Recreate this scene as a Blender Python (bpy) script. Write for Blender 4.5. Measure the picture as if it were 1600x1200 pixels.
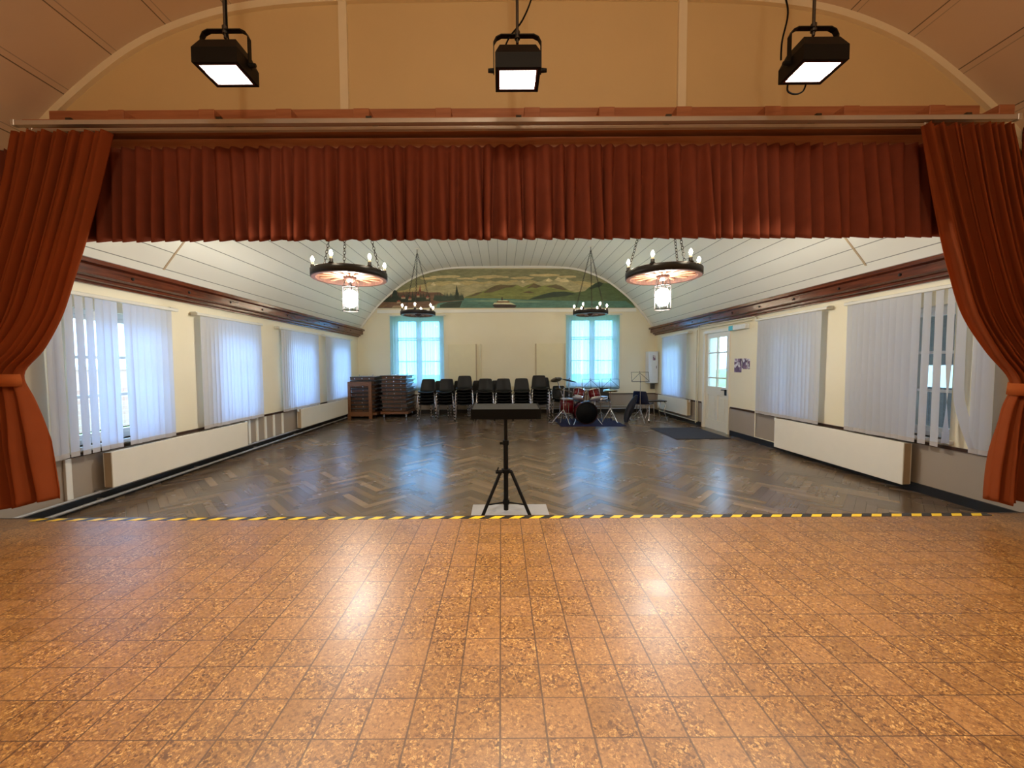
import bpy, math, random
from mathutils import Vector, Matrix
random.seed(7)
PI = math.pi
scn = bpy.context.scene
COL = scn.collection
for o in list(bpy.data.objects):
    bpy.data.objects.remove(o)

# ------------------------------------------------------------------ camera, world, exposure
FPX, CXP, TH, RO = 604.0, 783.0, math.radians(2.75), -0.0059
CAMZ = 1.5
fw = Vector((0, math.cos(TH), -math.sin(TH)))
up = Vector((0, math.sin(TH), math.cos(TH)))
rt = Vector((1, 0, 0))
r2 = rt * math.cos(RO) + up * math.sin(RO)
u2 = up * math.cos(RO) - rt * math.sin(RO)
cam = bpy.data.cameras.new('camera')
cam.sensor_width = 36.0
cam.lens = FPX / 1600 * 36.0
cam.shift_x = (800 - CXP) / 1600
cam.clip_start = 0.02
cam.clip_end = 300
camo = bpy.data.objects.new('camera', cam)
COL.objects.link(camo)
m = Matrix((r2, u2, -fw)).transposed().to_4x4()
m.translation = (0, 0, CAMZ)
camo.matrix_world = m
scn.camera = camo

world = bpy.data.worlds.new('sky')
scn.world = world
world.use_nodes = True
wb = world.node_tree.nodes['Background']
wb.inputs[0].default_value = (0.40, 0.64, 1.0, 1)
wb.inputs[1].default_value = 4.6

scn.view_settings.view_transform = 'Standard'
scn.view_settings.look = 'None'
scn.view_settings.gamma = 1.0
scn.view_settings.use_curve_mapping = False
scn.view_settings.exposure = 1.0

LANTERN = 145.0      # radiance of the lantern glass
STAGE_FILL = 46.0   # watts of the added fill globe, unseen behind the viewer
BULB = 90.0         # radiance of the candle bulbs
FLOOD = 26.0       # watts of one stage flood
FLOOD_TILT = math.radians(18)   # beams thrown back over the stage
FLOOD_COL = (1.0, 0.87, 0.66)

XL, XR, D = -4.48, 4.85, 12.15      # hall walls
YB = -2.4                           # rear of the stage
VC = 0.185                          # vault axis
SZ = 0.30                           # stage height
YS = 3.03                           # stage edge
YT = 3.25                           # wall above the stage opening

# ------------------------------------------------------------------ pixel helpers (planning positions in the room)
def ray(x, y):
    return r2 * ((x - CXP) / FPX) - u2 * ((y - 600) / FPX) + fw
def onY(x, y, Y):
    d = ray(x, y); return Vector((0, 0, CAMZ)) + d * (Y / d.y)
def onX(x, y, X):
    d = ray(x, y); return Vector((0, 0, CAMZ)) + d * (X / d.x)

# ------------------------------------------------------------------ materials
def lin(c):
    c = c / 255.0
    return c / 12.92 if c <= 0.04045 else ((c + 0.055) / 1.055) ** 2.4
def rgb(r, g, b):
    return (lin(r), lin(g), lin(b), 1)

class NT:
    def __init__(s, name):
        s.m = bpy.data.materials.new(name); s.m.use_nodes = True
        s.t = s.m.node_tree; s.t.nodes.clear()
        s.out = s.t.nodes.new('ShaderNodeOutputMaterial')
    def n(s, typ, **kw):
        nd = s.t.nodes.new(typ)
        for k, v in kw.items():
            setattr(nd, k, v)
        return nd
    def l(s, a, b):
        s.t.links.new(a, b)
    def math(s, op, a, b=None, c=None):
        nd = s.n('ShaderNodeMath', operation=op)
        for i, v in enumerate((a, b, c)):
            if v is None: continue
            if hasattr(v, 'links'): s.l(v, nd.inputs[i])
            else: nd.inputs[i].default_value = v
        return nd.outputs[0]
    def mix(s, f, a, b):
        nd = s.n('ShaderNodeMix', data_type='RGBA')
        for idx, v in ((0, f), (6, a), (7, b)):
            if hasattr(v, 'links'): s.l(v, nd.inputs[idx])
            else: nd.inputs[idx].default_value = v
        return nd.outputs[2]
    def ramp(s, f, stops):
        nd = s.n('ShaderNodeValToRGB')
        e = nd.color_ramp.elements
        while len(e) < len(stops): e.new(0.5)
        for i, (p, c) in enumerate(stops):
            e[i].position = p; e[i].color = c
        s.l(f, nd.inputs[0]); return nd.outputs[0]
    def coord(s):
        return s.n('ShaderNodeTexCoord').outputs['Object']
    def noise(s, scale, detail=3, vec=None, rough=0.5):
        nd = s.n('ShaderNodeTexNoise'); nd.inputs['Scale'].default_value = scale
        nd.inputs['Detail'].default_value = detail; nd.inputs['Roughness'].default_value = rough
        s.l(vec if vec is not None else s.coord(), nd.inputs['Vector'])
        return nd.outputs['Fac']
    def bump(s, h, strength=0.2, dist=0.01):
        nd = s.n('ShaderNodeBump'); nd.inputs['Strength'].default_value = strength
        nd.inputs['Distance'].default_value = dist; s.l(h, nd.inputs['Height']); return nd.outputs[0]
    def bsdf(s, col, rough=0.5, metal=0.0, normal=None, spec=None, coat=None, sheen=None):
        p = s.n('ShaderNodeBsdfPrincipled')
        for k, v in (('Base Color', col), ('Roughness', rough), ('Metallic', metal), ('Specular IOR Level', spec), ('Coat Weight', coat), ('Sheen Weight', sheen)):
            if v is None: continue
            if hasattr(v, 'links'): s.l(v, p.inputs[k])
            else: p.inputs[k].default_value = v
        if normal is not None: s.l(normal, p.inputs['Normal'])
        s.l(p.outputs[0], s.out.inputs[0])
        return p

def plain(name, c, rough=0.5, metal=0.0, var=0.12, scale=6.0, bump=0.0, bscale=80.0, spec=None):
    t = NT(name)
    f = t.noise(scale, 4)
    d = tuple(x * (1 - var) for x in c[:3]) + (1,)
    h = tuple(min(1, x * (1 + var)) for x in c[:3]) + (1,)
    cc = t.mix(f, d, h)
    nm = t.bump(t.noise(bscale, 2), bump, 0.004) if bump else None
    t.bsdf(cc, rough, metal, nm, spec)
    return t.m

def wood(name, c1, c2, rough=0.35, axis=1, scale=1.0, spec=None):
    t = NT(name)
    mp = t.n('ShaderNodeMapping')
    sc = [14 * scale] * 3; sc[axis] = 1.2 * scale
    mp.inputs['Scale'].default_value = sc
    t.l(t.coord(), mp.inputs['Vector'])
    f = t.noise(2.0, 6, mp.outputs[0], 0.6)
    cc = t.ramp(f, [(0.3, c1), (0.7, c2)])
    t.bsdf(cc, rough, 0, t.bump(f, 0.15, 0.004), spec)
    return t.m

def emit(name, c, s):
    t = NT(name)
    e = t.n('ShaderNodeEmission'); e.inputs[0].default_value = c; e.inputs[1].default_value = s
    t.l(e.outputs[0], t.out.inputs[0]); return t.m

def glass(name, tint=(1, 1, 1, 1), refl=0.08):
    t = NT(name)
    tr = t.n('ShaderNodeBsdfTransparent'); tr.inputs[0].default_value = tint
    g = t.n('ShaderNodeBsdfGlossy'); g.inputs['Roughness'].default_value = 0.02
    mx = t.n('ShaderNodeMixShader'); mx.inputs[0].default_value = refl
    t.l(tr.outputs[0], mx.inputs[1]); t.l(g.outputs[0], mx.inputs[2]); t.l(mx.outputs[0], t.out.inputs[0])
    return t.m

def cloth(name, c, trans=0.5, var=0.08, see=0.0, weave=220.0, tc=None, seec=(1, 1, 1, 1)):
    t = NT(name)
    f = t.noise(9, 4)
    cc = t.mix(f, tuple(x * (1 - var) for x in c[:3]) + (1,), tuple(min(1, x * (1 + var)) for x in c[:3]) + (1,))
    nm = t.bump(t.noise(weave, 2), 0.15, 0.002)
    a = t.n('ShaderNodeBsdfDiffuse'); b = t.n('ShaderNodeBsdfTranslucent')
    t.l(cc, a.inputs[0])
    if tc: b.inputs[0].default_value = tc
    else: t.l(cc, b.inputs[0])
    t.l(nm, a.inputs['Normal'])
    mx = t.n('ShaderNodeMixShader'); mx.inputs[0].default_value = trans
    t.l(a.outputs[0], mx.inputs[1]); t.l(b.outputs[0], mx.inputs[2])
    o = mx.outputs[0]
    if see:
        tr = t.n('ShaderNodeBsdfTransparent'); tr.inputs[0].default_value = seec; m2 = t.n('ShaderNodeMixShader'); m2.inputs[0].default_value = see
        t.l(o, m2.inputs[1]); t.l(tr.outputs[0], m2.inputs[2]); o = m2.outputs[0]
    t.l(o, t.out.inputs[0]); return t.m

def wall_paint():
    t = NT('cream_and_grey_wall_paint')
    sep = t.n('ShaderNodeSeparateXYZ'); t.l(t.coord(), sep.inputs[0])
    low = t.math('LESS_THAN', sep.outputs[2], 0.575)
    f = t.noise(1.3, 4); g = t.noise(45, 3)
    cr = t.mix(f, rgb(236, 225, 192), rgb(244, 235, 208))
    gr = t.mix(f, rgb(158, 144, 128), rgb(172, 158, 142))
    t.bsdf(t.mix(low, cr, gr), 0.55, 0, t.bump(g, 0.12, 0.003))
    return t.m

def boards(name, c, pitch, groove, seam, hall=True):
    """painted boards running along the vault; 'arc' is the girth in metres stored on the mesh"""
    t = NT(name)
    at = t.n('ShaderNodeAttribute', attribute_name='arc')
    sep = t.n('ShaderNodeSeparateXYZ'); t.l(t.coord(), sep.inputs[0])
    q = t.math('DIVIDE', at.outputs['Fac'], pitch)
    fr = t.math('FRACT', q)
    g = t.math('LESS_THAN', fr, groove / pitch)
    if not hall:
        g2 = t.math('MULTIPLY', t.math('COMPARE', fr, 0.11, groove / pitch * 0.4), 0.5)
        g = t.math('MAXIMUM', g, g2)
    idx = t.math('FLOOR', q)
    wn = t.n('ShaderNodeTexWhiteNoise', noise_dimensions='1D'); t.l(idx, wn.inputs['W'])
    tone = t.mix(wn.outputs['Value'], tuple(x * 0.94 for x in c[:3]) + (1,), c)
    f = t.noise(3, 4)
    tone = t.mix(t.math('MULTIPLY', f, 0.35), tone, tuple(x * 0.82 for x in c[:3]) + (1,))
    cc = t.mix(g, tone, tuple(x * 0.28 for x in c[:3]) + (1,))
    h = t.math('SUBTRACT', 1.0, g)
    t.bsdf(cc, 0.42, 0, t.bump(h, 0.5, 0.006))
    return t.m

def cork():
    t = NT('speckled_cork_tile')
    P = 0.1522
    co = t.coord()
    sep = t.n('ShaderNodeSeparateXYZ'); t.l(co, sep.inputs[0])
    qx = t.math('DIVIDE', t.math('ADD', sep.outputs[0], 0.010), P)
    qy = t.math('DIVIDE', t.math('SUBTRACT', sep.outputs[1], 1.189), P)
    fx, fy = t.math('FRACT', qx), t.math('FRACT', qy)
    ix, iy = t.math('FLOOR', qx), t.math('FLOOR', qy)
    wn = t.n('ShaderNodeTexWhiteNoise', noise_dimensions='2D')
    cb = t.n('ShaderNodeCombineXYZ'); t.l(ix, cb.inputs[0]); t.l(iy, cb.inputs[1]); t.l(cb.outputs[0], wn.inputs['Vector'])
    # flakes
    mp = t.n('ShaderNodeVectorMath', operation='MULTIPLY_ADD')
    t.l(wn.outputs['Color'], mp.inputs[0]); mp.inputs[1].default_value = (5, 5, 5); t.l(co, mp.inputs[2])
    warp = t.n('ShaderNodeTexNoise'); warp.inputs['Scale'].default_value = 75; warp.inputs['Detail'].default_value = 3; t.l(mp.outputs[0], warp.inputs['Vector'])
    wv = t.n('ShaderNodeVectorMath', operation='MULTIPLY_ADD'); t.l(warp.outputs['Color'], wv.inputs[0])
    wv.inputs[1].default_value = (0.02, 0.02, 0.02); t.l(mp.outputs[0], wv.inputs[2])
    vo = t.n('ShaderNodeTexVoronoi'); vo.inputs['Scale'].default_value = 120; t.l(wv.outputs[0], vo.inputs['Vector'])
    ve = t.n('ShaderNodeTexVoronoi', feature='DISTANCE_TO_EDGE'); ve.inputs['Scale'].default_value = 120; t.l(wv.outputs[0], ve.inputs['Vector'])
    sv = t.n('ShaderNodeSeparateColor'); t.l(vo.outputs['Color'], sv.inputs[0])
    flake = t.ramp(sv.outputs[0], [(0.0, rgb(96, 62, 32)), (0.14, rgb(132, 90, 48)), (0.34, rgb(168, 122, 68)), (0.68, rgb(186, 138, 78)), (0.9, rgb(216, 170, 104)), (1.0, rgb(232, 190, 124))])
    ed = t.math('LESS_THAN', ve.outputs['Distance'], 0.09)
    flake = t.mix(t.math('MULTIPLY', ed, 0.6), flake, rgb(108, 70, 36))
    n1 = t.noise(70, 5, mp.outputs[0], 0.65)
    blot = t.ramp(n1, [(0.33, rgb(100, 66, 36)), (0.46, rgb(156, 112, 64)), (0.66, rgb(176, 134, 84))])
    sm = t.mix(t.ramp(t.noise(11, 3, mp.outputs[0]), [(0.46, (0, 0, 0, 1)), (0.66, (0.8, 0.8, 0.8, 1))]), flake, blot)
    plainer = t.math('GREATER_THAN', wn.outputs['Value'], 0.70)
    sm = t.mix(t.math('MULTIPLY', plainer, 0.4), sm, blot)
    tone = t.mix(wn.outputs['Value'], rgb(212, 200, 184), rgb(234, 222, 208))
    mm = t.n('ShaderNodeMix', data_type='RGBA', blend_type='MULTIPLY'); mm.inputs[0].default_value = 1.0
    t.l(sm, mm.inputs[6]); t.l(tone, mm.inputs[7])
    # joints
    def joint(f, w):
        return t.math('LESS_THAN', t.math('SUBTRACT', 0.5, t.math('ABSOLUTE', t.math('SUBTRACT', f, 0.5))), w)
    jx, jy = joint(fx, 0.022), joint(fy, 0.013)
    j = t.math('MAXIMUM', jx, jy)
    jc = t.mix(t.math('MULTIPLY', j, 0.82), mm.outputs[2], rgb(72, 44, 24))
    rr = t.math('ADD', t.math('MULTIPLY', t.noise(3.2, 4), 0.12), t.math('ADD', 0.275, t.math('MULTIPLY', wn.outputs['Value'], 0.05)))
    h = t.math('SUBTRACT', t.math('MULTIPLY', n1, 0.05), j)
    t.bsdf(jc, rr, 0, t.bump(h, 0.35, 0.003), 0.8)
    return t.m

def parquet():
    t = NT('worn_oak_parquet')
    at = t.n('ShaderNodeAttribute', attribute_name='tone')
    ad = t.n('ShaderNodeAttribute', attribute_name='grain')
    co = t.coord()
    vm = t.n('ShaderNodeVectorMath', operation='MULTIPLY_ADD'); t.l(ad.outputs['Vector'], vm.inputs[0]); vm.inputs[1].default_value = (1, 1, 1); vm.inputs[2].default_value = (0, 0, 0)
    mp = t.n('ShaderNodeMapping'); mp.inputs['Scale'].default_value = (3, 60, 1); t.l(vm.outputs[0], mp.inputs['Vector'])
    gr = t.noise(1.0, 5, mp.outputs[0], 0.6)
    base = t.ramp(at.outputs['Fac'], [(0.0, rgb(96, 78, 62)), (0.5, rgb(124, 102, 80)), (0.9, rgb(140, 116, 90)), (1.0, rgb(168, 140, 110))])
    cc = t.mix(t.math('MULTIPLY', gr, 0.5), base, rgb(56, 42, 30))
    w = t.noise(0.9, 5)
    cc = t.mix(t.ramp(w, [(0.45, (0, 0, 0, 1)), (0.75, (0.5, 0.5, 0.5, 1))]), cc, rgb(112, 98, 80))
    rr = t.math('ADD', t.math('MULTIPLY', t.noise(2.5, 3), 0.12), 0.20)
    t.bsdf(cc, rr, 0, None, 0.95)
    return t.m

def hazard():
    t = NT('black_and_yellow_tape')
    sep = t.n('ShaderNodeSeparateXYZ'); t.l(t.coord(), sep.inputs[0])
    q = t.math('FRACT', t.math('DIVIDE', t.math('SUBTRACT', sep.outputs[0], t.math('MULTIPLY', sep.outputs[1], 1.0)), 0.158))
    s = t.math('LESS_THAN', q, 0.5)
    y = t.mix(t.noise(12, 4), rgb(226, 186, 18), rgb(250, 214, 40))
    t.bsdf(t.mix(s, y, rgb(24, 22, 20)), 0.4)
    return t.m

def brick():
    t = NT('pale_red_brick')
    b = t.n('ShaderNodeTexBrick'); b.inputs['Scale'].default_value = 4
    b.inputs['Color1'].default_value = rgb(190, 140, 120); b.inputs['Color2'].default_value = rgb(205, 165, 150); b.inputs['Mortar'].default_value = rgb(210, 205, 200)
    mp = t.n('ShaderNodeMapping'); mp.inputs['Rotation'].default_value = (PI / 2, 0, PI / 2); t.l(t.coord(), mp.inputs[0]); t.l(mp.outputs[0], b.inputs['Vector'])
    t.bsdf(b.outputs['Color'], 0.8); return t.m

def poster(name, seed):
    t = NT(name)
    v = t.n('ShaderNodeTexVoronoi', distance='CHEBYCHEV'); v.inputs['Scale'].default_value = 16 + seed; t.l(t.coord(), v.inputs['Vector'])
    s = t.n('ShaderNodeSeparateColor'); t.l(v.outputs['Color'], s.inputs[0])
    c = t.ramp(s.outputs[0], [(0.0, rgb(60, 40, 70)), (0.4, rgb(120, 80, 110)), (0.65, rgb(160, 130, 150)), (0.85, rgb(225, 220, 225))])
    t.bsdf(c, 0.5); return t.m

M = {}
M['wall'] = wall_paint()
M['ceil'] = boards('white_painted_vault_boards', rgb(240, 240, 230), 0.245, 0.010, 0)
M['sceil'] = boards('cream_stage_vault_panels', rgb(232, 208, 184), 0.50, 0.009, 0, False)
M['tymp'] = plain('cream_plaster_above_stage', rgb(226, 198, 148), 0.6, var=0.06, scale=2, bump=0.15, bscale=60)
M['battens'] = plain('cream_painted_batten', rgb(246, 230, 198), 0.5, var=0.06)
M['trimwhite'] = plain('white_gloss_paint', rgb(240, 238, 228), 0.35, var=0.04)
M['darkwood'] = wood('dark_varnished_wood', rgb(58, 24, 14), rgb(112, 52, 30), 0.2, 1, 1.0)
M['railwood'] = wood('dark_brown_dado_wood', rgb(46, 28, 18), rgb(74, 46, 30), 0.35, 1)
M['black'] = plain('black_skirting_paint', rgb(26, 25, 26), 0.4, var=0.2)
M['pine'] = wood('reddish_pine_beam', rgb(164, 100, 68), rgb(194, 128, 90), 0.45, 0)
M['oak'] = wood('orange_brown_table_wood', rgb(104, 64, 36), rgb(142, 94, 56), 0.4, 0, 2.0)
M['oakdark'] = wood('brown_apron_wood', rgb(84, 56, 36), rgb(118, 80, 52), 0.4, 0, 2.0)
M['laminate'] = plain('dark_laminate_edge', rgb(34, 25, 20), 0.35, var=0.15)
M['tabletop'] = plain('pale_grey_laminate', rgb(150, 150, 152), 0.2, var=0.06)
M['cork'] = cork()
M['parquet'] = parquet()
M['under'] = plain('dark_joint_filler', rgb(34, 26, 20), 0.7)
M['hazard'] = hazard()
M['curtain'] = cloth('rust_red_stage_curtain', rgb(156, 80, 46), 0.30, 0.12, tc=rgb(216, 120, 40))
M['valance'] = cloth('brick_red_valance_cloth', rgb(132, 68, 50), 0.08, 0.12)
M['band'] = cloth('rust_orange_tie_cloth', rgb(168, 86, 44), 0.15, 0.08)
M['alu'] = plain('brushed_aluminium', rgb(214, 208, 204), 0.32, 0.6, var=0.08)
M['steel'] = plain('chromed_steel', rgb(200, 200, 205), 0.16, 1.0, var=0.05)
M['darksteel'] = plain('dull_grey_steel', rgb(88, 82, 76), 0.45, 0.8)
M['blackmetal'] = plain('black_powder_coated_metal', rgb(9, 9, 10), 0.55, 0.0, spec=0.3, var=0.2)
M['blackplastic'] = plain('black_moulded_plastic', rgb(9, 9, 11), 0.42, spec=0.3, var=0.2, bump=0.15, bscale=300)
M['tray'] = plain('charcoal_textured_tray', rgb(50, 49, 47), 0.75, var=0.12, scale=60, bump=0.2, bscale=250)
M['rubber'] = plain('black_rubber', rgb(8, 8, 8), 0.8, spec=0.2)
M['slat'] = cloth('white_blind_fabric', rgb(222, 220, 219), 0.45, 0.03, tc=rgb(196, 212, 240))
M['slatend'] = cloth('white_blind_fabric_hem', rgb(196, 190, 188), 0.15, 0.03)
M['sheer'] = cloth('sheer_blind_fabric_daylight_tint', rgb(226, 236, 244), 0.72, 0.03, see=0.52, seec=(0.30, 0.72, 1.0, 1))  # see-through tint puts the cyan of the daylight into the fabric
M['rail'] = plain('white_headrail_aluminium', rgb(222, 220, 210), 0.35, var=0.05)
M['frame'] = plain('white_window_paint', rgb(228, 228, 226), 0.35, var=0.05)
M['glass'] = glass('clear_window_glass', (0.95, 0.98, 0.98, 1))
M['rad'] = plain('ivory_enamel', rgb(238, 232, 216), 0.3, var=0.03)
M['raddark'] = plain('tan_radiator_grille', rgb(186, 164, 132), 0.5, var=0.15)
M['pipe'] = plain('pale_grey_pipe_paint', rgb(176, 174, 172), 0.3, 0.3, var=0.1)
M['creampipe'] = plain('cream_pipe_paint', rgb(232, 222, 192), 0.4, var=0.05)
M['door'] = plain('ivory_door_paint', rgb(232, 226, 208), 0.35, var=0.04)
M['iron'] = plain('dark_wrought_iron', rgb(44, 38, 36), 0.5, 0.5, var=0.2)
M['rimwood'] = wood('dark_stained_wheel_rim', rgb(52, 34, 28), rgb(84, 54, 42), 0.4, 2)
M['spoke'] = wood('honey_wooden_spoke', rgb(128, 88, 66), rgb(164, 118, 92), 0.4, 0, 2)
M['candle'] = plain('ivory_candle_sleeve', rgb(238, 224, 190), 0.4)
M['bulb'] = emit('lit_candle_bulb', (1.0, 0.86, 0.62, 1), BULB)
M['lantern'] = emit('lit_lantern_glass', (1.0, 0.95, 0.87, 1), LANTERN)
M['floodglass'] = emit('lit_flood_reflector', (1.0, 0.94, 0.82, 1), 7.0)
M['mat'] = plain('dark_blue_grey_doormat', rgb(54, 56, 66), 0.95, var=0.2, scale=70, bump=0.6, bscale=260)
M['greymat'] = plain('light_grey_square_mat', rgb(168, 166, 166), 0.8, var=0.06, bump=0.3, bscale=200)
M['rug'] = plain('royal_blue_rug_pile', rgb(15, 18, 66), 0.95, var=0.35, scale=14, bump=0.6, bscale=220)
M['drum'] = plain('burgundy_drum_lacquer', rgb(92, 9, 18), 0.14, 0.1, var=0.15)
M['drumhead'] = plain('white_drum_skin', rgb(220, 222, 226), 0.4)
M['blackskin'] = plain('black_drum_skin', rgb(4, 4, 5), 0.6, spec=0.15)
M['cymbal'] = plain('pale_bronze', rgb(196, 180, 136), 0.25, 0.95)
M['darkcymbal'] = plain('tarnished_dark_bronze', rgb(56, 50, 44), 0.35, 0.8)
M['navy'] = plain('navy_nylon', rgb(12, 16, 36), 0.6, var=0.25, bump=0.3, bscale=200)
M['bluechair'] = plain('navy_blue_plastic', rgb(18, 26, 58), 0.3, var=0.1)
M['cabinet'] = plain('white_cabinet_enamel', rgb(224, 228, 236), 0.3, var=0.03)
M['panel'] = plain('cream_board', rgb(238, 228, 190), 0.5, var=0.04)
M['socket'] = plain('white_switch_plastic', rgb(226, 226, 222), 0.35)
M['cyan'] = plain('cyan_green_sign_plastic', rgb(70, 176, 190), 0.3)
M['lawn'] = plain('mown_lawn', rgb(108, 156, 66), 0.9, var=0.3, scale=1.5, bump=0.5, bscale=20)
M['hedge'] = plain('green_hedge', rgb(70, 112, 52), 0.9, var=0.4, scale=5, bump=0.8, bscale=12)
M['paving'] = plain('pale_paving', rgb(214, 212, 208), 0.8, var=0.08)
M['brick'] = brick()
M['porch'] = wood('weathered_porch_timber', rgb(64, 54, 48), rgb(92, 80, 70), 0.7, 1)
M['paperA'] = poster('printed_poster_tall', 0)
M['paperB'] = poster('printed_poster_wide', 5)
M['paperC'] = poster('printed_poster_small', 9)

# ------------------------------------------------------------------ mesh builder
class MB:
    def __init__(s):
        s.v = []; s.f = []; s.sm = []; s.mi = []
    def add(s, vs, fs, smooth=False, mi=0):
        b = len(s.v)
        s.v += [tuple(v) for v in vs]
        for f in fs:
            s.f.append(tuple(i + b for i in f)); s.sm.append(smooth); s.mi.append(mi)
        return s
    def box(s, x0, x1, y0, y1, z0, z1, mi=0, ch=0.0):
        if x0 > x1: x0, x1 = x1, x0
        if y0 > y1: y0, y1 = y1, y0
        if z0 > z1: z0, z1 = z1, z0
        if ch <= 0:
            v = [(x0, y0, z0), (x1, y0, z0), (x1, y1, z0), (x0, y1, z0), (x0, y0, z1), (x1, y0, z1), (x1, y1, z1), (x0, y1, z1)]
            return s.add(v, [(3, 2, 1, 0), (4, 5, 6, 7), (0, 1, 5, 4), (1, 2, 6, 5), (2, 3, 7, 6), (3, 0, 4, 7)], False, mi)
        c = min(ch, (x1 - x0) * .45, (y1 - y0) * .45, (z1 - z0) * .45)
        # chamfered box: 24 verts
        v = []; idx = {}
        for sx in (0, 1):
            for sy in (0, 1):
                for sz in (0, 1):
                    X, Y, Z = (x0, x1)[sx], (y0, y1)[sy], (z0, z1)[sz]
                    dx, dy, dz = (c, -c)[sx], (c, -c)[sy], (c, -c)[sz]
                    for k, p in enumerate(((X, Y + dy, Z + dz), (X + dx, Y, Z + dz), (X + dx, Y + dy, Z))):
                        idx[(sx, sy, sz, k)] = len(v); v.append(p)
        g = lambda a, b, d, k: idx[(a, b, d, k)]
        F = []
        for a in (0, 1):
            F.append((g(a, 0, 0, 0), g(a, 1, 0, 0), g(a, 1, 1, 0), g(a, 0, 1, 0))[::(1 if a else -1)])
            F.append((g(0, a, 0, 1), g(1, a, 0, 1), g(1, a, 1, 1), g(0, a, 1, 1))[::(-1 if a else 1)])
            F.append((g(0, 0, a, 2), g(1, 0, a, 2), g(1, 1, a, 2), g(0, 1, a, 2))[::(1 if a else -1)])
        for a in (0, 1):
            for b in (0, 1):
                F.append((g(a, b, 0, 0), g(a, b, 1, 0), g(a, b, 1, 1), g(a, b, 0, 1)))
                F.append((g(a, 0, b, 0), g(a, 1, b, 0), g(a, 1, b, 2), g(a, 0, b, 2)))
                F.append((g(0, a, b, 1), g(1, a, b, 1), g(1, a, b, 2), g(0, a, b, 2)))
                for d in (0, 1):
                    F.append((g(a, b, d, 0), g(a, b, d, 1), g(a, b, d, 2)))
        return s.add(v, F, False, mi)
    def tube(s, pts, r, n=10, caps=True, closed=False, mi=0, flat=None):
        """round bar along a path; r is one radius or one per point"""
        P = [Vector(p) for p in pts]; k = len(P)
        rs = r if isinstance(r, (list, tuple)) else [r] * k
        prev = None; vs = []
        for i in range(k):
            if closed: t = P[(i + 1) % k] - P[i - 1]
            elif i == 0: t = P[1] - P[0]
            elif i == k - 1: t = P[-1] - P[-2]
            else: t = (P[i + 1] - P[i]).normalized() + (P[i] - P[i - 1]).normalized()
            t.normalize()
            if prev is None:
                a = Vector((0, 0, 1)) if abs(t.z) < 0.9 else Vector((1, 0, 0))
                nrm = t.cross(a).normalized()
            else:
                nrm = (prev - t * prev.dot(t)).normalized()
            prev = nrm; b = t.cross(nrm)
            for j in range(n):
                an = 2 * PI * j / n
                vs.append(P[i] + (nrm * math.cos(an) + b * math.sin(an)) * rs[i])
        fs = []
        for i in range(k if closed else k - 1):
            for j in range(n):
                a, b2 = i * n + j, i * n + (j + 1) % n
                c, d = ((i + 1) % k) * n + (j + 1) % n, ((i + 1) % k) * n + j
                fs.append((a, b2, c, d))
        s.add(vs, fs, True, mi)
        if caps and not closed:
            s.add([vs[j] for j in range(n)], [tuple(range(n))[::-1]], False, mi)
            s.add([vs[(k - 1) * n + j] for j in range(n)], [tuple(range(n))], False, mi)
        return s
    def cyl(s, p, q, r, r1=None, n=14, mi=0):
        return s.tube([p, q], [r, r if r1 is None else r1], n, True, False, mi)
    def lathe(s, prof, n=24, mx=None, smooth=True, mi=0, closed=False):
        """profile (r, z) turned about z, then moved by the matrix mx"""
        vs = []; fs = []; k = len(prof)
        for (r, z) in prof:
            for j in range(n):
                a = 2 * PI * j / n
                p = Vector((r * math.cos(a), r * math.sin(a), z))
                vs.append(mx @ p if mx else p)
        for i in range(k if closed else k - 1):
            i2 = (i + 1) % k
            for j in range(n):
                fs.append((i * n + j, i * n + (j + 1) % n, i2 * n + (j + 1) % n, i2 * n + j))
        return s.add(vs, fs, smooth, mi)
    def prism(s, poly, axis, a, b, mi=0, smooth=False):
        """polygon in the two other axes pushed from a to b along axis"""
        def pt(u, v, w):
            return ((w, u, v), (u, w, v), (u, v, w))[axis]
        k = len(poly)
        vs = [pt(u, v, a) for u, v in poly] + [pt(u, v, b) for u, v in poly]
        fs = [(i, (i + 1) % k, k + (i + 1) % k, k + i) for i in range(k)]
        s.add(vs, fs, smooth, mi)
        s.add([pt(u, v, a) for u, v in poly], [tuple(range(k))[::-1]], False, mi)
        s.add([pt(u, v, b) for u, v in poly], [tuple(range(k))], False, mi)
        return s
    def xform(s, mx):
        s.v = [tuple(mx @ Vector(v)) for v in s.v]; return s
    def mesh(s, name, mats):
        me = bpy.data.meshes.new(name)
        me.from_pydata(s.v, [], s.f)
        me.polygons.foreach_set('use_smooth', s.sm)
        me.polygons.foreach_set('material_index', s.mi)
        for mt in (mats if isinstance(mats, (list, tuple)) else [mats]): me.materials.append(mt)
        import bmesh
        bm = bmesh.new(); bm.from_mesh(me)
        bmesh.ops.recalc_face_normals(bm, faces=bm.faces)
        bm.to_mesh(me); bm.free()
        me.update(); return me
    def build(s, name, mats, parent=None, loc=None):
        o = bpy.data.objects.new(name, s.mesh(name, mats))
        COL.objects.link(o)
        if parent: o.parent = parent
        if loc: o.location = loc
        return o

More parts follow.
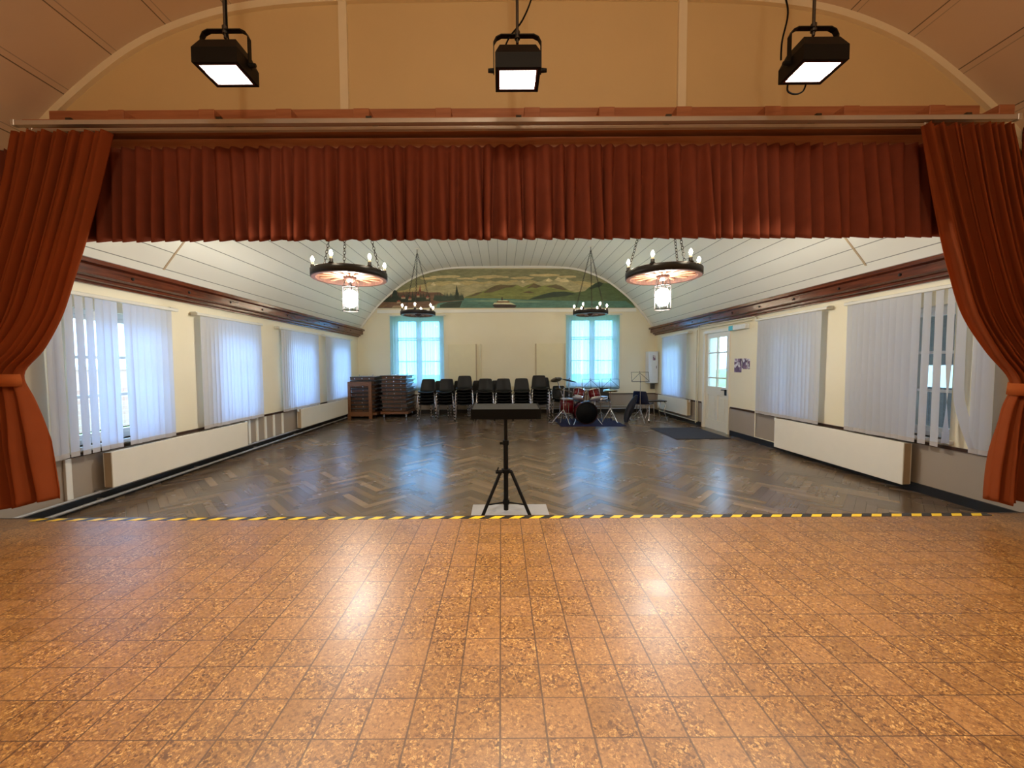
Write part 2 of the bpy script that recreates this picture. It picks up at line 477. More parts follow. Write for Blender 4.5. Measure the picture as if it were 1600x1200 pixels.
KIDS = {}
def tag(o, label=None, cat=None, group=None, kind=None):
    for k, v in (('label', label), ('category', cat), ('group', group), ('kind', kind)):
        if v: o[k] = v
    return o
def thing(name, label, cat, loc=(0, 0, 0), rz=0.0, group=None, kind=None):
    o = bpy.data.objects.new(name, None); COL.objects.link(o)
    o.empty_display_size = 0.1
    o.location = loc; o.rotation_euler = (0, 0, rz)
    return tag(o, label, cat, group, kind)
def struct(name, mb, mat, label, cat):
    return tag(mb.build(name, mat), label, cat, None, 'structure')
def copy_tree(o, parent=None):
    c = o.copy(); COL.objects.link(c)
    if parent: c.parent = parent
    for ch in list(o.children): copy_tree(ch, c)
    return c

# ------------------------------------------------------------------ room shell
VP = [(4.66, 2.56), (4.53, 2.76), (4.30, 3.05), (4.04, 3.36), (3.68, 3.70), (3.15, 4.10), (2.6, 4.36), (2.05, 4.50), (1.4, 4.555), (0.7, 4.565), (0, 4.57)]
def catmull(pts, n=6):
    out = []
    for i in range(len(pts) - 1):
        p0 = pts[max(i - 1, 0)]; p1 = pts[i]; p2 = pts[i + 1]; p3 = pts[min(i + 2, len(pts) - 1)]
        for k in range(n):
            t = k / n
            out.append(tuple(0.5 * ((2 * b) + (c - a) * t + (2 * a - 5 * b + 4 * c - d) * t * t + (-a + 3 * b - 3 * c + d) * t ** 3) for a, b, c, d in zip(p0, p1, p2, p3)))
    out.append(pts[-1]); return out
VP_S = VP[:5] + [(3.15, 4.085), (2.6, 4.315), (2.05, 4.42), (1.4, 4.46), (0.7, 4.47), (0, 4.475)]     # lower crown over the stage
def vault_of(P):
    half = catmull(P, 5)
    return [(VC - x, z) for x, z in half] + [(VC + x, z) for x, z in reversed(half[:-1])]
VAULT, VAULT_S = vault_of(VP), vault_of(VP_S)
def vault_z(x, prof=VAULT):
    for (a, za), (b, zb) in zip(prof, prof[1:]):
        if a <= x <= b: return za + (zb - za) * (x - a) / (b - a)
    return 2.5
def ceiling(name, y0, y1, mat, label, VAULT=VAULT):
    mb = MB(); arc = []; vs = []; a = 0
    ny = 2
    for i, (x, z) in enumerate(VAULT):
        if i: a += math.dist(VAULT[i], VAULT[i - 1])
        for y in (y0, y1):
            vs.append((x, y, z)); arc.append(a)
        
    fs = [(2 * i, 2 * i + 1, 2 * i + 3, 2 * i + 2) for i in range(len(VAULT) - 1)]
    mb.add(vs, fs, True)
    # outer skin so that no daylight leaks in
    top = [(x, y, z + 0.15) for x, z in VAULT for y in (y0, y1)]
    mb.add(top, fs, True)
    o = mb.build(name, mat)
    at = o.data.attributes.new('arc', 'FLOAT', 'POINT')
    at.data.foreach_set('value', arc + arc)
    return tag(o, label, 'ceiling', None, 'structure')
ceiling('ceiling', YT + 0.13, D + 0.3, M['ceil'], 'white barrel-vaulted board ceiling of the hall')
ceiling('ceiling_stage', YB - 0.3, YT + 0.06, M['sceil'], 'cream panelled vault over the stage', VAULT_S)

def holed(axis_fn, u0, u1, z0, z1, holes, thick):
    """wall with openings; axis_fn(u, z, d) -> point, d = 0 room face, d = thick outer face"""
    us = sorted({u0, u1} | {h[0] for h in holes} | {h[1] for h in holes})
    zs = sorted({z0, z1} | {h[2] for h in holes} | {h[3] for h in holes})
    def solid(i, j):
        if i < 0 or j < 0 or i >= len(us) - 1 or j >= len(zs) - 1: return False
        cu, cz = (us[i] + us[i + 1]) / 2, (zs[j] + zs[j + 1]) / 2
        return not any(h[0] < cu < h[1] and h[2] < cz < h[3] for h in holes)
    mb = MB()
    for i in range(len(us) - 1):
        for j in range(len(zs) - 1):
            if not solid(i, j): continue
            a, b, c, d = us[i], us[i + 1], zs[j], zs[j + 1]
            for dd in (0, thick):
                mb.add([axis_fn(a, c, dd), axis_fn(b, c, dd), axis_fn(b, d, dd), axis_fn(a, d, dd)], [(0, 1, 2, 3)])
            for (ni, nj, p, q) in ((i - 1, j, (a, c), (a, d)), (i + 1, j, (b, c), (b, d)), (i, j - 1, (a, c), (b, c)), (i, j + 1, (a, d), (b, d))):
                if not solid(ni, nj):
                    mb.add([axis_fn(*p, 0), axis_fn(*q, 0), axis_fn(*q, thick), axis_fn(*p, thick)], [(0, 1, 2, 3)])
    return mb
WZ0, WZ1 = 0.66, 2.14
WIN_L = [(4.05, 5.08), (5.98, 7.0), (8.0, 9.15), (10.05, 11.2)]
WIN_R = [(4.15, 5.15), (6.05, 7.05), (10.25, 11.35)]
DOOR = (8.20, 9.26, 0.0, 2.27)
WIN_B = [(-3.38, -1.80), (2.10, 3.66)]
BZ0, BZ1 = 0.85, 3.0
struct('wall_left', holed(lambda u, z, d: (XL - d, u, z), YB, D, 0, 2.75, [(a, b, WZ0, WZ1) for a, b in WIN_L], 0.3), M['wall'], 'cream left wall of the hall with four windows and grey dado', 'wall')
struct('wall_right', holed(lambda u, z, d: (XR + d, u, z), YB, D, 0, 2.75, [(a, b, WZ0, WZ1) for a, b in WIN_R] + [DOOR], 0.3), M['wall'], 'cream right wall of the hall with door, windows and grey dado', 'wall')
struct('wall_back', holed(lambda u, z, d: (u, D + d, z), XL - 0.3, XR + 0.3, 0, 4.75, [(a, b, BZ0, BZ1) for a, b in WIN_B], 0.3), M['wall'], 'cream end wall of the hall with two tall windows', 'wall')
mb = MB(); mb.box(XL - 0.3, XR + 0.3, YB - 0.3, YB, 0, 4.75)
struct('wall_rear', mb, M['tymp'], 'cream rear wall of the stage behind the viewer', 'wall')
# wall above and beside the stage opening
mb = MB()
OPX0, OPX1, OPZ = -4.05, 4.30, 2.62
arch = [(x, z) for x, z in VAULT]
for (y, flip) in ((YT, 0), (YT + 0.13, 1)):
    vs = [(x, y, z) for x, z in arch] + [(x, y, max(OPZ, min(z, OPZ))) for x, z in arch]
    k = len(arch)
    mb.add(vs, [(i, i + 1, k + i + 1, k + i) for i in range(k - 1)])
mb.box(VC - 4.6, VC + 4.6, YT, YT + 0.13, OPZ - 0.02, OPZ)
struct('wall_proscenium', mb, M['tymp'], 'plain cream wall above the stage opening', 'wall')

# ------------------------------------------------------------------ floors
mb = MB(); mb.box(XL, XR, YB, YS, 0.0, SZ)
struct('floor_stage', mb, M['cork'], 'stage floor of square speckled cork tiles', 'floor')
mb = MB(); mb.box(XL, XR, YS, D, -0.12, -0.002)
struct('floor', mb, M['under'], 'dark subfloor under the hall parquet', 'floor')
def make_parquet():
    W, n = 0.085, 6
    vs, fs, tone, grain = [], [], [], []
    R = random.Random(3); c = math.sqrt(0.5)
    ox, oy = 0.0, 7.5
    N = 125
    def put(a, b, w, h, vert):
        g = 0.0009
        cx, cy = (a + w / 2) * W, (b + h / 2) * W
        X, Y = ox + (cx - cy) * c, oy + (cx + cy) * c
        if not (XL - 0.1 < X < XR + 0.1 and YS + 0.3 < Y < D + 0.1): return
        q = [(a * W + g, b * W + g), ((a + w) * W - g, b * W + g), ((a + w) * W - g, (b + h) * W - g), (a * W + g, (b + h) * W - g)]
        k = len(vs); t1, t2 = R.uniform(-1, 1) * 0.0005, R.uniform(-1, 1) * 0.0005
        t = R.random() ** 1.0; off = R.uniform(0, 50)
        for i, (x, y) in enumerate(q):
            z = t1 * (1 if i in (0, 3) else -1) + t2 * (1 if i < 2 else -1)
            vs.append((ox + (x - y) * c, oy + (x + y) * c, z))
            l, s_ = ((y, x) if vert else (x, y)); grain.append((l + off, s_, off))
        fs.append((k, k + 1, k + 2, k + 3)); tone.append(t)
    for a in range(-N, N):
        for b in range(-N, N):
            t = (a - b) % (2 * n)
            if t == 0: put(a, b, n, 1, False)
            elif t == 2 * n - 1: put(a, b, 1, n, True)
    me = bpy.data.meshes.new('floor_parquet'); me.from_pydata(vs, [], fs)
    me.attributes.new('tone', 'FLOAT', 'FACE').data.foreach_set('value', tone)
    me.attributes.new('grain', 'FLOAT_VECTOR', 'POINT').data.foreach_set('vector', [x for g in grain for x in g])
    me.materials.append(M['parquet'])
    o = bpy.data.objects.new('floor_parquet', me); COL.objects.link(o)
    tag(o, 'worn brown herringbone parquet floor of the hall', 'floor', None, 'structure')
make_parquet()
# tape along the stage edge
mb = MB(); mb.box(-3.72, 3.86, YS - 0.052, YS - 0.002, SZ, SZ + 0.0015)
tag(mb.build('hazard_tape', M['hazard']), 'black and yellow striped warning tape along the stage edge', 'tape')
mb = MB(); mb.box(XL, XR, YS - 0.002, YS + 0.012, 0.2, SZ + 0.002)
struct('trim_1', mb, M['railwood'], 'thin dark nosing along the front of the stage', 'trim')

# ------------------------------------------------------------------ cornices, dado rails, skirting
def cornice(name, X, s, label):
    # profile (distance from wall, z): stepped dark wood box cornice
    P = [(0, 2.405), (0.05, 2.405), (0.05, 2.425), (0.10, 2.44), (0.10, 2.465), (0.15, 2.48), (0.18, 2.485), (0.18, 2.58), (0.235, 2.595), (0.235, 2.64), (0.20, 2.655), (0, 2.665)]
    mb = MB().prism([(X + s * a, z) for a, z in P], 1, YT + 0.13, D - 0.02)
    o = struct(name, mb, M['darkwood'], label, 'cornice')
    st = MB()
    y = 3.75
    while y < D - 0.3:
        mx = Matrix.Translation((X + s * 0.18, y, 2.53)) @ Matrix.Rotation(s * PI / 2, 4, 'Y')
        st.lathe([(0.018, 0), (0.016, 0.012), (0.009, 0.018), (0.0, 0.02)], 10, mx)
        y += 0.82
    st.build('stud', M['iron'], o)
cornice('trim_2', XL, 1, 'dark varnished cornice beam along the left wall')
cornice('trim_3', XR, -1, 'dark varnished cornice beam along the right wall')
def strips(name, segs, mat, label, cat, fn):
    mb = MB()
    for s_ in segs: fn(mb, *s_)
    return struct(name, mb, mat, label, cat)
strips('trim_4', [(YT + .13, D)], M['railwood'], 'thin dark dado rail on the left wall', 'trim', lambda mb, a, b: mb.box(XL, XL + 0.022, a, b, 0.565, 0.60))
strips('trim_5', [(YT + .13, 8.13), (9.33, D)], M['railwood'], 'thin dark dado rail on the right wall', 'trim', lambda mb, a, b: mb.box(XR - 0.022, XR, a, b, 0.565, 0.60))
strips('trim_6', [(XL, XR)], M['railwood'], 'thin dark dado rail on the end wall', 'trim', lambda mb, a, b: mb.box(a, b, D - 0.022, D, 0.575, 0.605))
strips('baseboard_left', [(YS, D)], M['black'], 'black skirting at the foot of the left wall', 'skirting', lambda mb, a, b: mb.box(XL, XL + 0.02, a, b, 0, 0.125))
strips('baseboard_right', [(YS, 8.13), (9.33, D)], M['black'], 'black skirting at the foot of the right wall', 'skirting', lambda mb, a, b: mb.box(XR - 0.02, XR, a, b, 0, 0.10))
strips('baseboard_back', [(XL + .02, XR - .02)], M['black'], 'black skirting at the foot of the end wall', 'skirting', lambda mb, a, b: mb.box(a, b, D - 0.02, D, 0, 0.12))
# battens on the tympanum and the arc trim
mb = MB()
for x, w in ((-1.25, 0.065), (1.47, 0.065)): mb.box(x - w / 2, x + w / 2, YT - 0.03, YT, 3.3, vault_z(x, VAULT_S) - 0.03)
struct('trim_7', mb, M['battens'], 'pair of cream upright battens on the wall above the stage', 'trim')
mb = MB(); mb.box(0.075, 0.115, YT - 0.008, YT, 3.3, vault_z(0.09, VAULT_S) - 0.03)
struct('trim_8', mb, M['tymp'], 'thin joint strip in the middle of the wall above the stage', 'trim')
def arc_trim(name, y0, y1, w, mat, label, zmin, VAULT=VAULT):
    pts = [p for p in VAULT if p[1] > zmin]
    inn = []
    for x, z in pts:
        dx, dz = VC - x, 3.0 - z
        # offset inwards along the normal
        i = VAULT.index((x, z)); a = VAULT[max(i - 1, 0)]; b = VAULT[min(i + 1, len(VAULT) - 1)]
        t = Vector((b[0] - a[0], b[1] - a[1])).normalized(); nrm = Vector((t.y, -t.x))
        inn.append((x + nrm.x * w, z + nrm.y * w))
    mb = MB(); k = len(pts)
    vs = [(x, y0, z) for x, z in pts] + [(x, y0, z) for x, z in inn] + [(x, y1, z) for x, z in inn] + [(x, y1, z) for x, z in pts]
    fs = []
    for r in range(4):
        for i in range(k - 1):
            fs.append((r * k + i, r * k + i + 1, ((r + 1) % 4) * k + i + 1, ((r + 1) % 4) * k + i))
    mb.add(vs, fs)
    struct(name, mb, mat, label, 'trim')
arc_trim('trim_9', YT - 0.035, YT, 0.055, M['battens'], 'cream arched batten where the stage vault meets the wall', 2.6, VAULT_S)
arc_trim('trim_10', D - 0.05, D, 0.05, M['trimwhite'], 'white arched moulding around the painted mural', 2.7)
mb = MB().box(VC - 4.03, VC + 4.03, D - 0.045, D, 3.15, 3.245)
struct('trim_11', mb, M['trimwhite'], 'white ledge under the painted mural', 'trim')
# cross joints on the hall vault
for nm, y in (('trim_12', 5.05),):
    arc_trim(nm, y - 0.012, y + 0.012, 0.006, M['raddark'], 'thin cross joint strip over the hall vault', 2.72)

# ------------------------------------------------------------------ windows
def window(name, fn, w, h, rows, label, cols=2, mull=0.06):
    """fn maps (u, v, d) with u along the wall, v up, d out of the room to a point"""
    root = thing(name, label, 'window', (0, 0, 0), 0, None, 'structure')
    def bx(mb, u0, u1, v0, v1, d0, d1):
        a = fn(u0, v0, d0); b = fn(u1, v1, d1)
        mb.box(a[0], b[0], a[1], b[1], a[2], b[2])
    f = MB()
    t = 0.055
    for q in ((0, t, 0, h), (w - t, w, 0, h), (t, w - t, 0, t), (t, w - t, h - t, h)): bx(f, *q, 0.10, 0.20)
    f.build('window_frame', M['frame'], root)
    s = MB(); bx(s, -0.04, w + 0.04, -0.035, 0.0, -0.05, 0.20); s.build('window_sill', M['frame'], root)
    cw = (w - 2 * t) / cols
    for c in range(cols):
        u0 = t + c * cw; u1 = u0 + cw; e = mull / 2
        m2 = MB()
        bx(m2, u0, u0 + e + 0.012, t, h - t, 0.115, 0.165); bx(m2, u1 - e - 0.012, u1, t, h - t, 0.115, 0.165)
        bx(m2, u0 + e + 0.012, u1 - e - 0.012, t, t + 0.05, 0.115, 0.165); bx(m2, u0 + e + 0.012, u1 - e - 0.012, h - t - 0.05, h - t, 0.115, 0.165)
        for rr in rows:
            z = t + rr * (h - 2 * t)
            bx(m2, u0 + e + 0.012, u1 - e - 0.012, z - 0.017, z + 0.017, 0.12, 0.16)
        cs = m2.build('casement', M['frame'], root)
        p = MB(); bx(p, u0 + 0.02, u1 - 0.02, t + 0.02, h - t - 0.02, 0.137, 0.141)
        p.build('pane', M['glass'], cs)
    hd = MB(); bx(hd, w / 2 - 0.012, w / 2 + 0.012, h * 0.42, h * 0.42 + 0.11, 0.075, 0.115); bx(hd, w / 2 - 0.02, w / 2 + 0.02, h * 0.42 + 0.04, h * 0.42 + 0.07, 0.09, 0.116)
    hd.build('handle', M['steel'], root)
    return root
k = 1
ORD = ['nearest the stage', 'second from the stage', 'third from the stage', 'nearest the end wall']
for i, (a, b) in enumerate(WIN_L):
    window('window_%d' % k, lambda u, v, d, a=a: (XL - d, a + u, WZ0 + v), b - a, WZ1 - WZ0, (0.34, 0.66), 'white casement window in the left wall, ' + ORD[i]); k += 1
for i, (a, b) in enumerate(WIN_R):
    window('window_%d' % k, lambda u, v, d, a=a: (XR + d, a + u, WZ0 + v), b - a, WZ1 - WZ0, (0.34, 0.66), 'white casement window in the right wall, ' + ['nearest the stage', 'between the stage window and the door', 'beyond the door'][i]); k += 1
for i, (a, b) in enumerate(WIN_B):
    window('window_%d' % k, lambda u, v, d, a=a: (a + u, D + d, BZ0 + v), b - a, BZ1 - BZ0, (0.36, 0.69, 0.72), 'tall bright window in the end wall behind the ' + ['stacked tables', 'drum kit'][i], 2, 0.15); k += 1

# ------------------------------------------------------------------ vertical blinds
SLATS = {}
def slat_meshes(h, sheer):
    key = (round(h, 3), sheer)
    if key not in SLATS:
        n = 6; w = 0.089
        mb = MB(); vs = []
        for i in range(n + 1):
            u = -w / 2 + w * i / n; d = 0.006 * (1 - (2 * i / n - 1) ** 2)
            for z in (0, -(h - 0.05)): vs.append((d, u, z))
        mb.add(vs, [(2 * i, 2 * i + 1, 2 * i + 3, 2 * i + 2) for i in range(n)], True)
        a = mb.mesh('slat', M['sheer'] if sheer else M['slat'])
        mb = MB(); vs = []
        for i in range(n + 1):
            u = -w / 2 + w * i / n; d = 0.006 * (1 - (2 * i / n - 1) ** 2)
            for z in (-(h - 0.05), -h): vs.append((d, u, z))
        mb.add(vs, [(2 * i, 2 * i + 1, 2 * i + 3, 2 * i + 2) for i in range(n)], True)
        SLATS[key] = (a, mb.mesh('hem', M['sheer'] if sheer else M['slatend']))
    return SLATS[key]
def blind(fn, length, ztop, h, slats, label, group, sheer=False, rz=0.0, over=0.05, twist=None):
    """fn(u) -> (x, y) on the wall line; slats = [(u, angle)]"""
    x, y = fn(0)
    root = thing('vertical_blind', label, 'blind', (x, y, ztop), rz, group)
    hr = MB().box(-0.025, 0.025, -over, length + over, -0.005, 0.035, 0, 0.006)
    hr.build('headrail', M['rail'], root)
    for u in (0.0, length): MB().box(-0.10, -0.02, u - 0.02, u + 0.02, 0.0, 0.05).build('bracket', M['rail'], root)
    a, b = slat_meshes(h, sheer)
    for i, (u, ang) in enumerate(slats):
        s = bpy.data.objects.new('slat', a); COL.objects.link(s); s.parent = root
        s.location = (random.uniform(-.002, .002), u, -0.006 - random.uniform(0, 0.006)); s.rotation_euler = (random.uniform(-.006, .006), random.uniform(-.004, .004), ang)
        if twist and i in twist:
            me = a.copy(); nn = len(me.vertices)
            me2 = MB(); n = 6; m_ = 14; w = 0.089; vs = []
            for j in range(m_ + 1):
                t = j / m_; z = -(h - 0.05) * t
                an = twist[i][0] * max(0, t - 0.35) ** 1.5 ; sh = twist[i][1] * max(0, t - 0.65) ** 1.5
                for q in range(n + 1):
                    uu = -w / 2 + w * q / n
                    vs.append((-math.sin(an) * uu, math.cos(an) * uu + sh, z))
            me2.add(vs, [(j * (n + 1) + q, j * (n + 1) + q + 1, (j + 1) * (n + 1) + q + 1, (j + 1) * (n + 1) + q) for j in range(m_) for q in range(n)], True)
            s.data = me2.mesh('slat', M['slat'])
        else:
            hm = bpy.data.objects.new('hem', b); COL.objects.link(hm); hm.parent = s
    return root
def run(u0, u1, ang, pitch=0.082, jit=0.05):
    out = []; u = u0
    while u <= u1 + 1e-6:
        out.append((u, (ang(u) if callable(ang) else ang) + random.uniform(-jit, jit))); u += pitch
    return out
GB = 'vertical blinds along the side walls'
def lblind(a, b, slats, label):
    blind(lambda u: (XL + 0.12, a + u), b - a, 2.25, 1.65, slats, label, GB)
lblind(3.76, 5.20, run(0.0, 0.08, 0.15, 0.03) + [(0.17, 0.06), (0.27, 0.10), (0.37, 0.10), (0.47, 0.0)] + run(0.545, 0.69, -0.2, 0.073) + [(0.782, -0.1)] + run(0.85, 1.42, -0.2), 'part-opened white vertical blind on the left wall nearest the stage')
lblind(5.62, 7.05, run(0.08, 1.40, -0.2), 'closed white vertical blind on the left wall above the long radiator end')
lblind(7.68, 9.30, run(0.08, 1.56, -0.15), 'white vertical blind on the left wall above the battens')
lblind(9.66, 11.30, run(0.05, 1.60, -0.12), 'white vertical blind on the left wall nearest the stacked tables')
def rblind(a, b, slats, label, twist=None):
    blind(lambda u: (XR - 0.12, b - u), b - a, 2.29, 1.69, slats, label, GB, rz=PI, twist=twist)
rblind(3.72, 5.30, run(0.04, 0.78, 0.2) + [(0.87, -0.02), (0.98, -0.08), (1.10, -0.12), (1.21, -0.25), (1.31, 0.0)] + run(1.46, 1.56, 0.1, 0.03), 'part-opened vertical blind with a twisted slat, right wall beside the stage curtain', {len(run(0.04, 0.78, 0)) + 3: (-2.6, 0.0), len(run(0.04, 0.78, 0)) + 4: (1.0, 0.8)})
rblind(5.68, 7.15, run(0.05, 1.42, 0.2), 'closed white vertical blind on the right wall above the radiator')
rblind(9.82, 11.38, run(0.05, 1.52, 0.06), 'closed white vertical blind on the right wall beyond the door')
for i, (a, b) in enumerate(WIN_B):
    c = (a + b) / 2
    blind(lambda u: (c - 0.83 + u, D - 0.07), 1.66, BZ1 + 0.05, 2.3, run(0.02, 1.64, 0.05, 0.083, 0.03), 'bright sheer blind over the tall end-wall window ' + ['behind the stacked tables', 'behind the drum kit'][i], 'sheer blinds on the end wall', True, -PI / 2)

# ------------------------------------------------------------------ door
root = thing('door_1', 'ivory door with six glass panes and two lower panels in the right wall', 'door', (0, 0, 0), 0, None, 'structure')
y0, y1, z1 = 8.20, 9.26, 2.27
f = MB()
f.box(XR - 0.02, XR + 0.16, y0, y0 + 0.06, 0, z1); f.box(XR - 0.02, XR + 0.16, y1 - 0.06, y1, 0, z1); f.box(XR - 0.02, XR + 0.16, y0 + 0.06, y1 - 0.06, z1 - 0.06, z1)
f.build('door_frame', M['door'], root)
a, b, X0, X1 = y0 + 0.065, y1 - 0.065, XR + 0.02, XR + 0.065
l = MB(); gy0, gy1, gz0, gz1 = a + 0.10, b - 0.10, 0.99, 2.10
l.box(X0, X1, a, gy0, 0.003, z1 - 0.065); l.box(X0, X1, gy1, b, 0.003, z1 - 0.065); l.box(X0, X1, gy0, gy1, gz1, z1 - 0.065)
l.box(X0, X1, gy0, gy1, 0.80, gz0); l.box(X0, X1, gy0, gy1, 0.003, 0.22)
gm = (gy0 + gy1) / 2
l.box(X0, X1, gm - 0.045, gm + 0.045, 0.22, 0.80)
l.box(X0, X1, gm - 0.02, gm + 0.02, gz0, gz1)
for z in (1.19, 1.76):
    l.box(X0 + .003, X1 - .003, gy0, gm - 0.02, z - 0.017, z + 0.017); l.box(X0 + .003, X1 - .003, gm + 0.02, gy1, z - 0.017, z + 0.017)
for (p, q) in ((gy0, gm - 0.045), (gm + 0.045, gy1)):
    l.box(X0 + 0.018, X1 - 0.01, p, q, 0.22, 0.80)
    l.box(X0 + 0.008, X0 + 0.02, p + 0.05, q - 0.05, 0.27, 0.75, 0, 0.006)
leaf = l.build('door_leaf', M['door'], root)
MB().box(X0 + 0.02, X0 + 0.025, gy0, gy1, gz0, gz1).build('pane', M['glass'], leaf)
h = MB(); h.box(X0 - 0.03, X0, a + 0.005, a + 0.11, 0.82, 0.95, 0, 0.006); h.tube([(X0 - 0.028, a + 0.05, 0.94), (X0 - 0.055, a + 0.05, 0.94), (X0 - 0.06, a + 0.07, 0.94), (X0 - 0.06, a + 0.17, 0.935)], 0.010, 8)
h.build('door_handle', M['blackmetal'], leaf)
e = MB(); e.box(X0 - 0.02, X0, a + 0.01, a + 0.05, 1.35, 1.39, 0, .006); e.build('door_catch', M['steel'], leaf)

# ------------------------------------------------------------------ mural
def mural():
    Y = D - 0.035
    def P(pts): return [((lambda w: (w.x, w.z))(onY(580 + x / 3.721, 400 + y / 3.721, Y))) for x, y in pts]
    cols = {'sky': (124, 122, 88), 'skylow': (168, 152, 104), 'cloud': (182, 164, 116), 'far': (158, 148, 108), 'snow': (196, 182, 138), 'hill': (118, 122, 66), 'ridge': (96, 84, 58),
            'green': (76, 92, 56), 'dgreen': (44, 58, 42), 'lake': (76, 112, 98), 'lakelight': (112, 138, 112), 'shore': (104, 76, 56), 'roof': (128, 52, 40), 'house': (150, 130, 100), 'tree': (34, 46, 32), 'hull': (52, 40, 34), 'white': (206, 196, 160), 'brown': (120, 92, 60)}
    keys = list(cols)
    mats = []
    for kx in keys:
        t = NT('mural_paint_' + kx); c = rgb(*cols[kx])
        mp = t.n('ShaderNodeMapping'); mp.inputs['Scale'].default_value = (1, 1, 4); t.l(t.coord(), mp.inputs[0])
        f_ = t.noise(5, 6, mp.outputs[0], 0.65)
        t.bsdf(t.ramp(f_, [(0.3, tuple(x * 0.95 for x in c[:3]) + (1,)), (0.7, tuple(min(1, x * 1.75) for x in c[:3]) + (1,))]), 0.5)
        mats.append(t.m)
    mb = MB()
    arc = [(28, 303), (60, 266), (100, 228), (150, 186), (200, 152), (250, 124), (300, 103), (350, 88), (400, 80), (500, 76), (650, 75), (850, 75), (1050, 75), (1150, 76), (1220, 84), (1280, 96), (1340, 118), (1400, 148), (1450, 188), (1500, 244), (1538, 300)]
    def top(x):
        for (a, ya), (b, yb) in zip(arc, arc[1:]):
            if a <= x <= b: return ya + (yb - ya) * (x - a) / (b - a)
        return 302
    def layer(pts, key, lv):
        # polygons stay inside the arch
        q = [(min(max(x, 29), 1537), 0) for x, y in pts]
        q = [(min(max(x, 30), 1536), max(min(y, 301.5), top(min(max(x, 30), 1536)) + 1.0)) for x, y in pts]
        mb.prism(P(q), 1, Y - 0.0012 * lv, Y, keys.index(key))
    mb.prism(P(arc), 1, Y, D - 0.002, keys.index('sky'))
    R = random.Random(5)
    def ragged(x0, y0, x1, y1, n, amp):
        return [(x0 + (x1 - x0) * i / n, y0 + (y1 - y0) * i / n + R.uniform(-amp, amp)) for i in range(n + 1)]
    layer(ragged(120, 215, 320, 160, 8, 4) + ragged(330, 150, 1240, 142, 30, 6) + ragged(1260, 150, 1450, 195, 6, 4) + [(1450, 260), (120, 260)], 'skylow', 1)
    for (cx, cy, w, h_) in ((430, 120, 90, 9), (560, 132, 60, 7), (700, 122, 110, 9), (880, 128, 70, 8), (1010, 112, 90, 8), (1140, 120, 60, 8), (330, 132, 50, 8)):
        layer([(cx + w * math.cos(a / 14 * 2 * PI) * R.uniform(.8, 1.1), cy + h_ * math.sin(a / 14 * 2 * PI) * R.uniform(.7, 1.2)) for a in range(14)], 'cloud', 2)
    layer([(290, 215), (320, 185), (345, 165), (362, 150), (380, 168), (405, 178), (440, 168), (470, 160), (500, 152), (530, 162), (560, 172), (600, 158), (650, 165), (700, 152), (730, 165), (790, 162), (840, 150), (880, 140), (900, 152), (950, 160), (1000, 142), (1030, 128), (1060, 142), (1085, 122), (1105, 132), (1130, 126), (1160, 148), (1190, 160), (1220, 172), (1300, 200), (1300, 255), (290, 255)], 'far', 3)
    for q in ([(345, 168), (362, 151), (378, 170), (366, 176), (356, 172)], [(468, 163), (500, 153), (528, 163), (505, 170)], [(870, 150), (882, 141), (896, 152), (884, 158)], [(1015, 145), (1030, 129), (1056, 143), (1036, 152)], [(1068, 140), (1085, 123), (1104, 134), (1130, 128), (1155, 150), (1110, 152)]):
        layer(q, 'snow', 4)
    layer([(525, 250), (560, 232), (610, 214), (650, 205), (690, 186), (720, 172), (752, 165), (800, 170), (850, 168), (880, 182), (905, 170), (945, 158), (985, 174), (1030, 170), (1075, 164), (1110, 176), (1150, 200), (1200, 216), (1240, 225), (1240, 262), (525, 262)], 'hill', 5)
    for q in ([(650, 215), (690, 188), (722, 173), (755, 166), (800, 171), (848, 169), (820, 182), (780, 185), (740, 200), (700, 212)], [(900, 190), (945, 159), (990, 176), (960, 188), (935, 182)], [(1010, 180), (1075, 165), (1108, 177), (1140, 200), (1100, 196), (1060, 185)], [(880, 212), (915, 203), (950, 214), (915, 217)], [(560, 240), (610, 216), (650, 208), (615, 228)]):
        layer(q, 'ridge', 6)
    layer([(905, 256), (950, 236), (1000, 222), (1060, 208), (1120, 206), (1180, 212), (1240, 205), (1270, 180), (1300, 160), (1325, 149), (1345, 158), (1390, 160), (1430, 180), (1480, 230), (1530, 290), (1530, 301), (1300, 268), (1100, 262)], 'green', 7)
    layer([(920, 252), (1000, 224), (1060, 210), (1130, 208), (1190, 220), (1130, 234), (1050, 240), (980, 250)], 'dgreen', 8)
    layer([(1262, 196), (1300, 161), (1326, 150), (1350, 160), (1330, 178), (1300, 186)], 'dgreen', 8)
    layer([(390, 262), (540, 246), (700, 246), (910, 254), (1100, 260), (1300, 262), (1480, 262), (1537, 301), (380, 301)], 'lake', 9)
    layer([(540, 262), (700, 254), (900, 260), (1040, 268), (900, 272), (700, 268)], 'lakelight', 10)
    layer([(400, 285), (450, 268), (530, 262), (515, 300), (400, 301)], 'dgreen', 10)
    layer([(28, 302), (60, 268), (100, 230), (135, 195), (160, 212), (250, 208), (300, 205), (330, 212), (400, 212), (440, 240), (540, 238), (535, 258), (400, 272), (330, 301)], 'shore', 11)
    tr = [(60, 262)]
    for x in range(70, 345, 9): tr += [(x, 236 - 22 * R.random() - (14 if x > 110 else 0)), (x + 4, 246)]
    layer(tr + [(345, 262), (200, 270)], 'tree', 12)
    tr = [(360, 258)]
    for x in range(372, 540, 8): tr += [(x, 208 + 14 * R.random()), (x + 4, 236)]
    layer(tr + [(540, 256), (400, 266)], 'dgreen', 12)
    layer([(484, 252), (490, 215), (494, 185), (497, 168), (501, 188), (506, 215), (512, 252)], 'tree', 13)
    layer([(118, 250), (128, 205), (138, 188), (150, 206), (160, 250)], 'tree', 13)
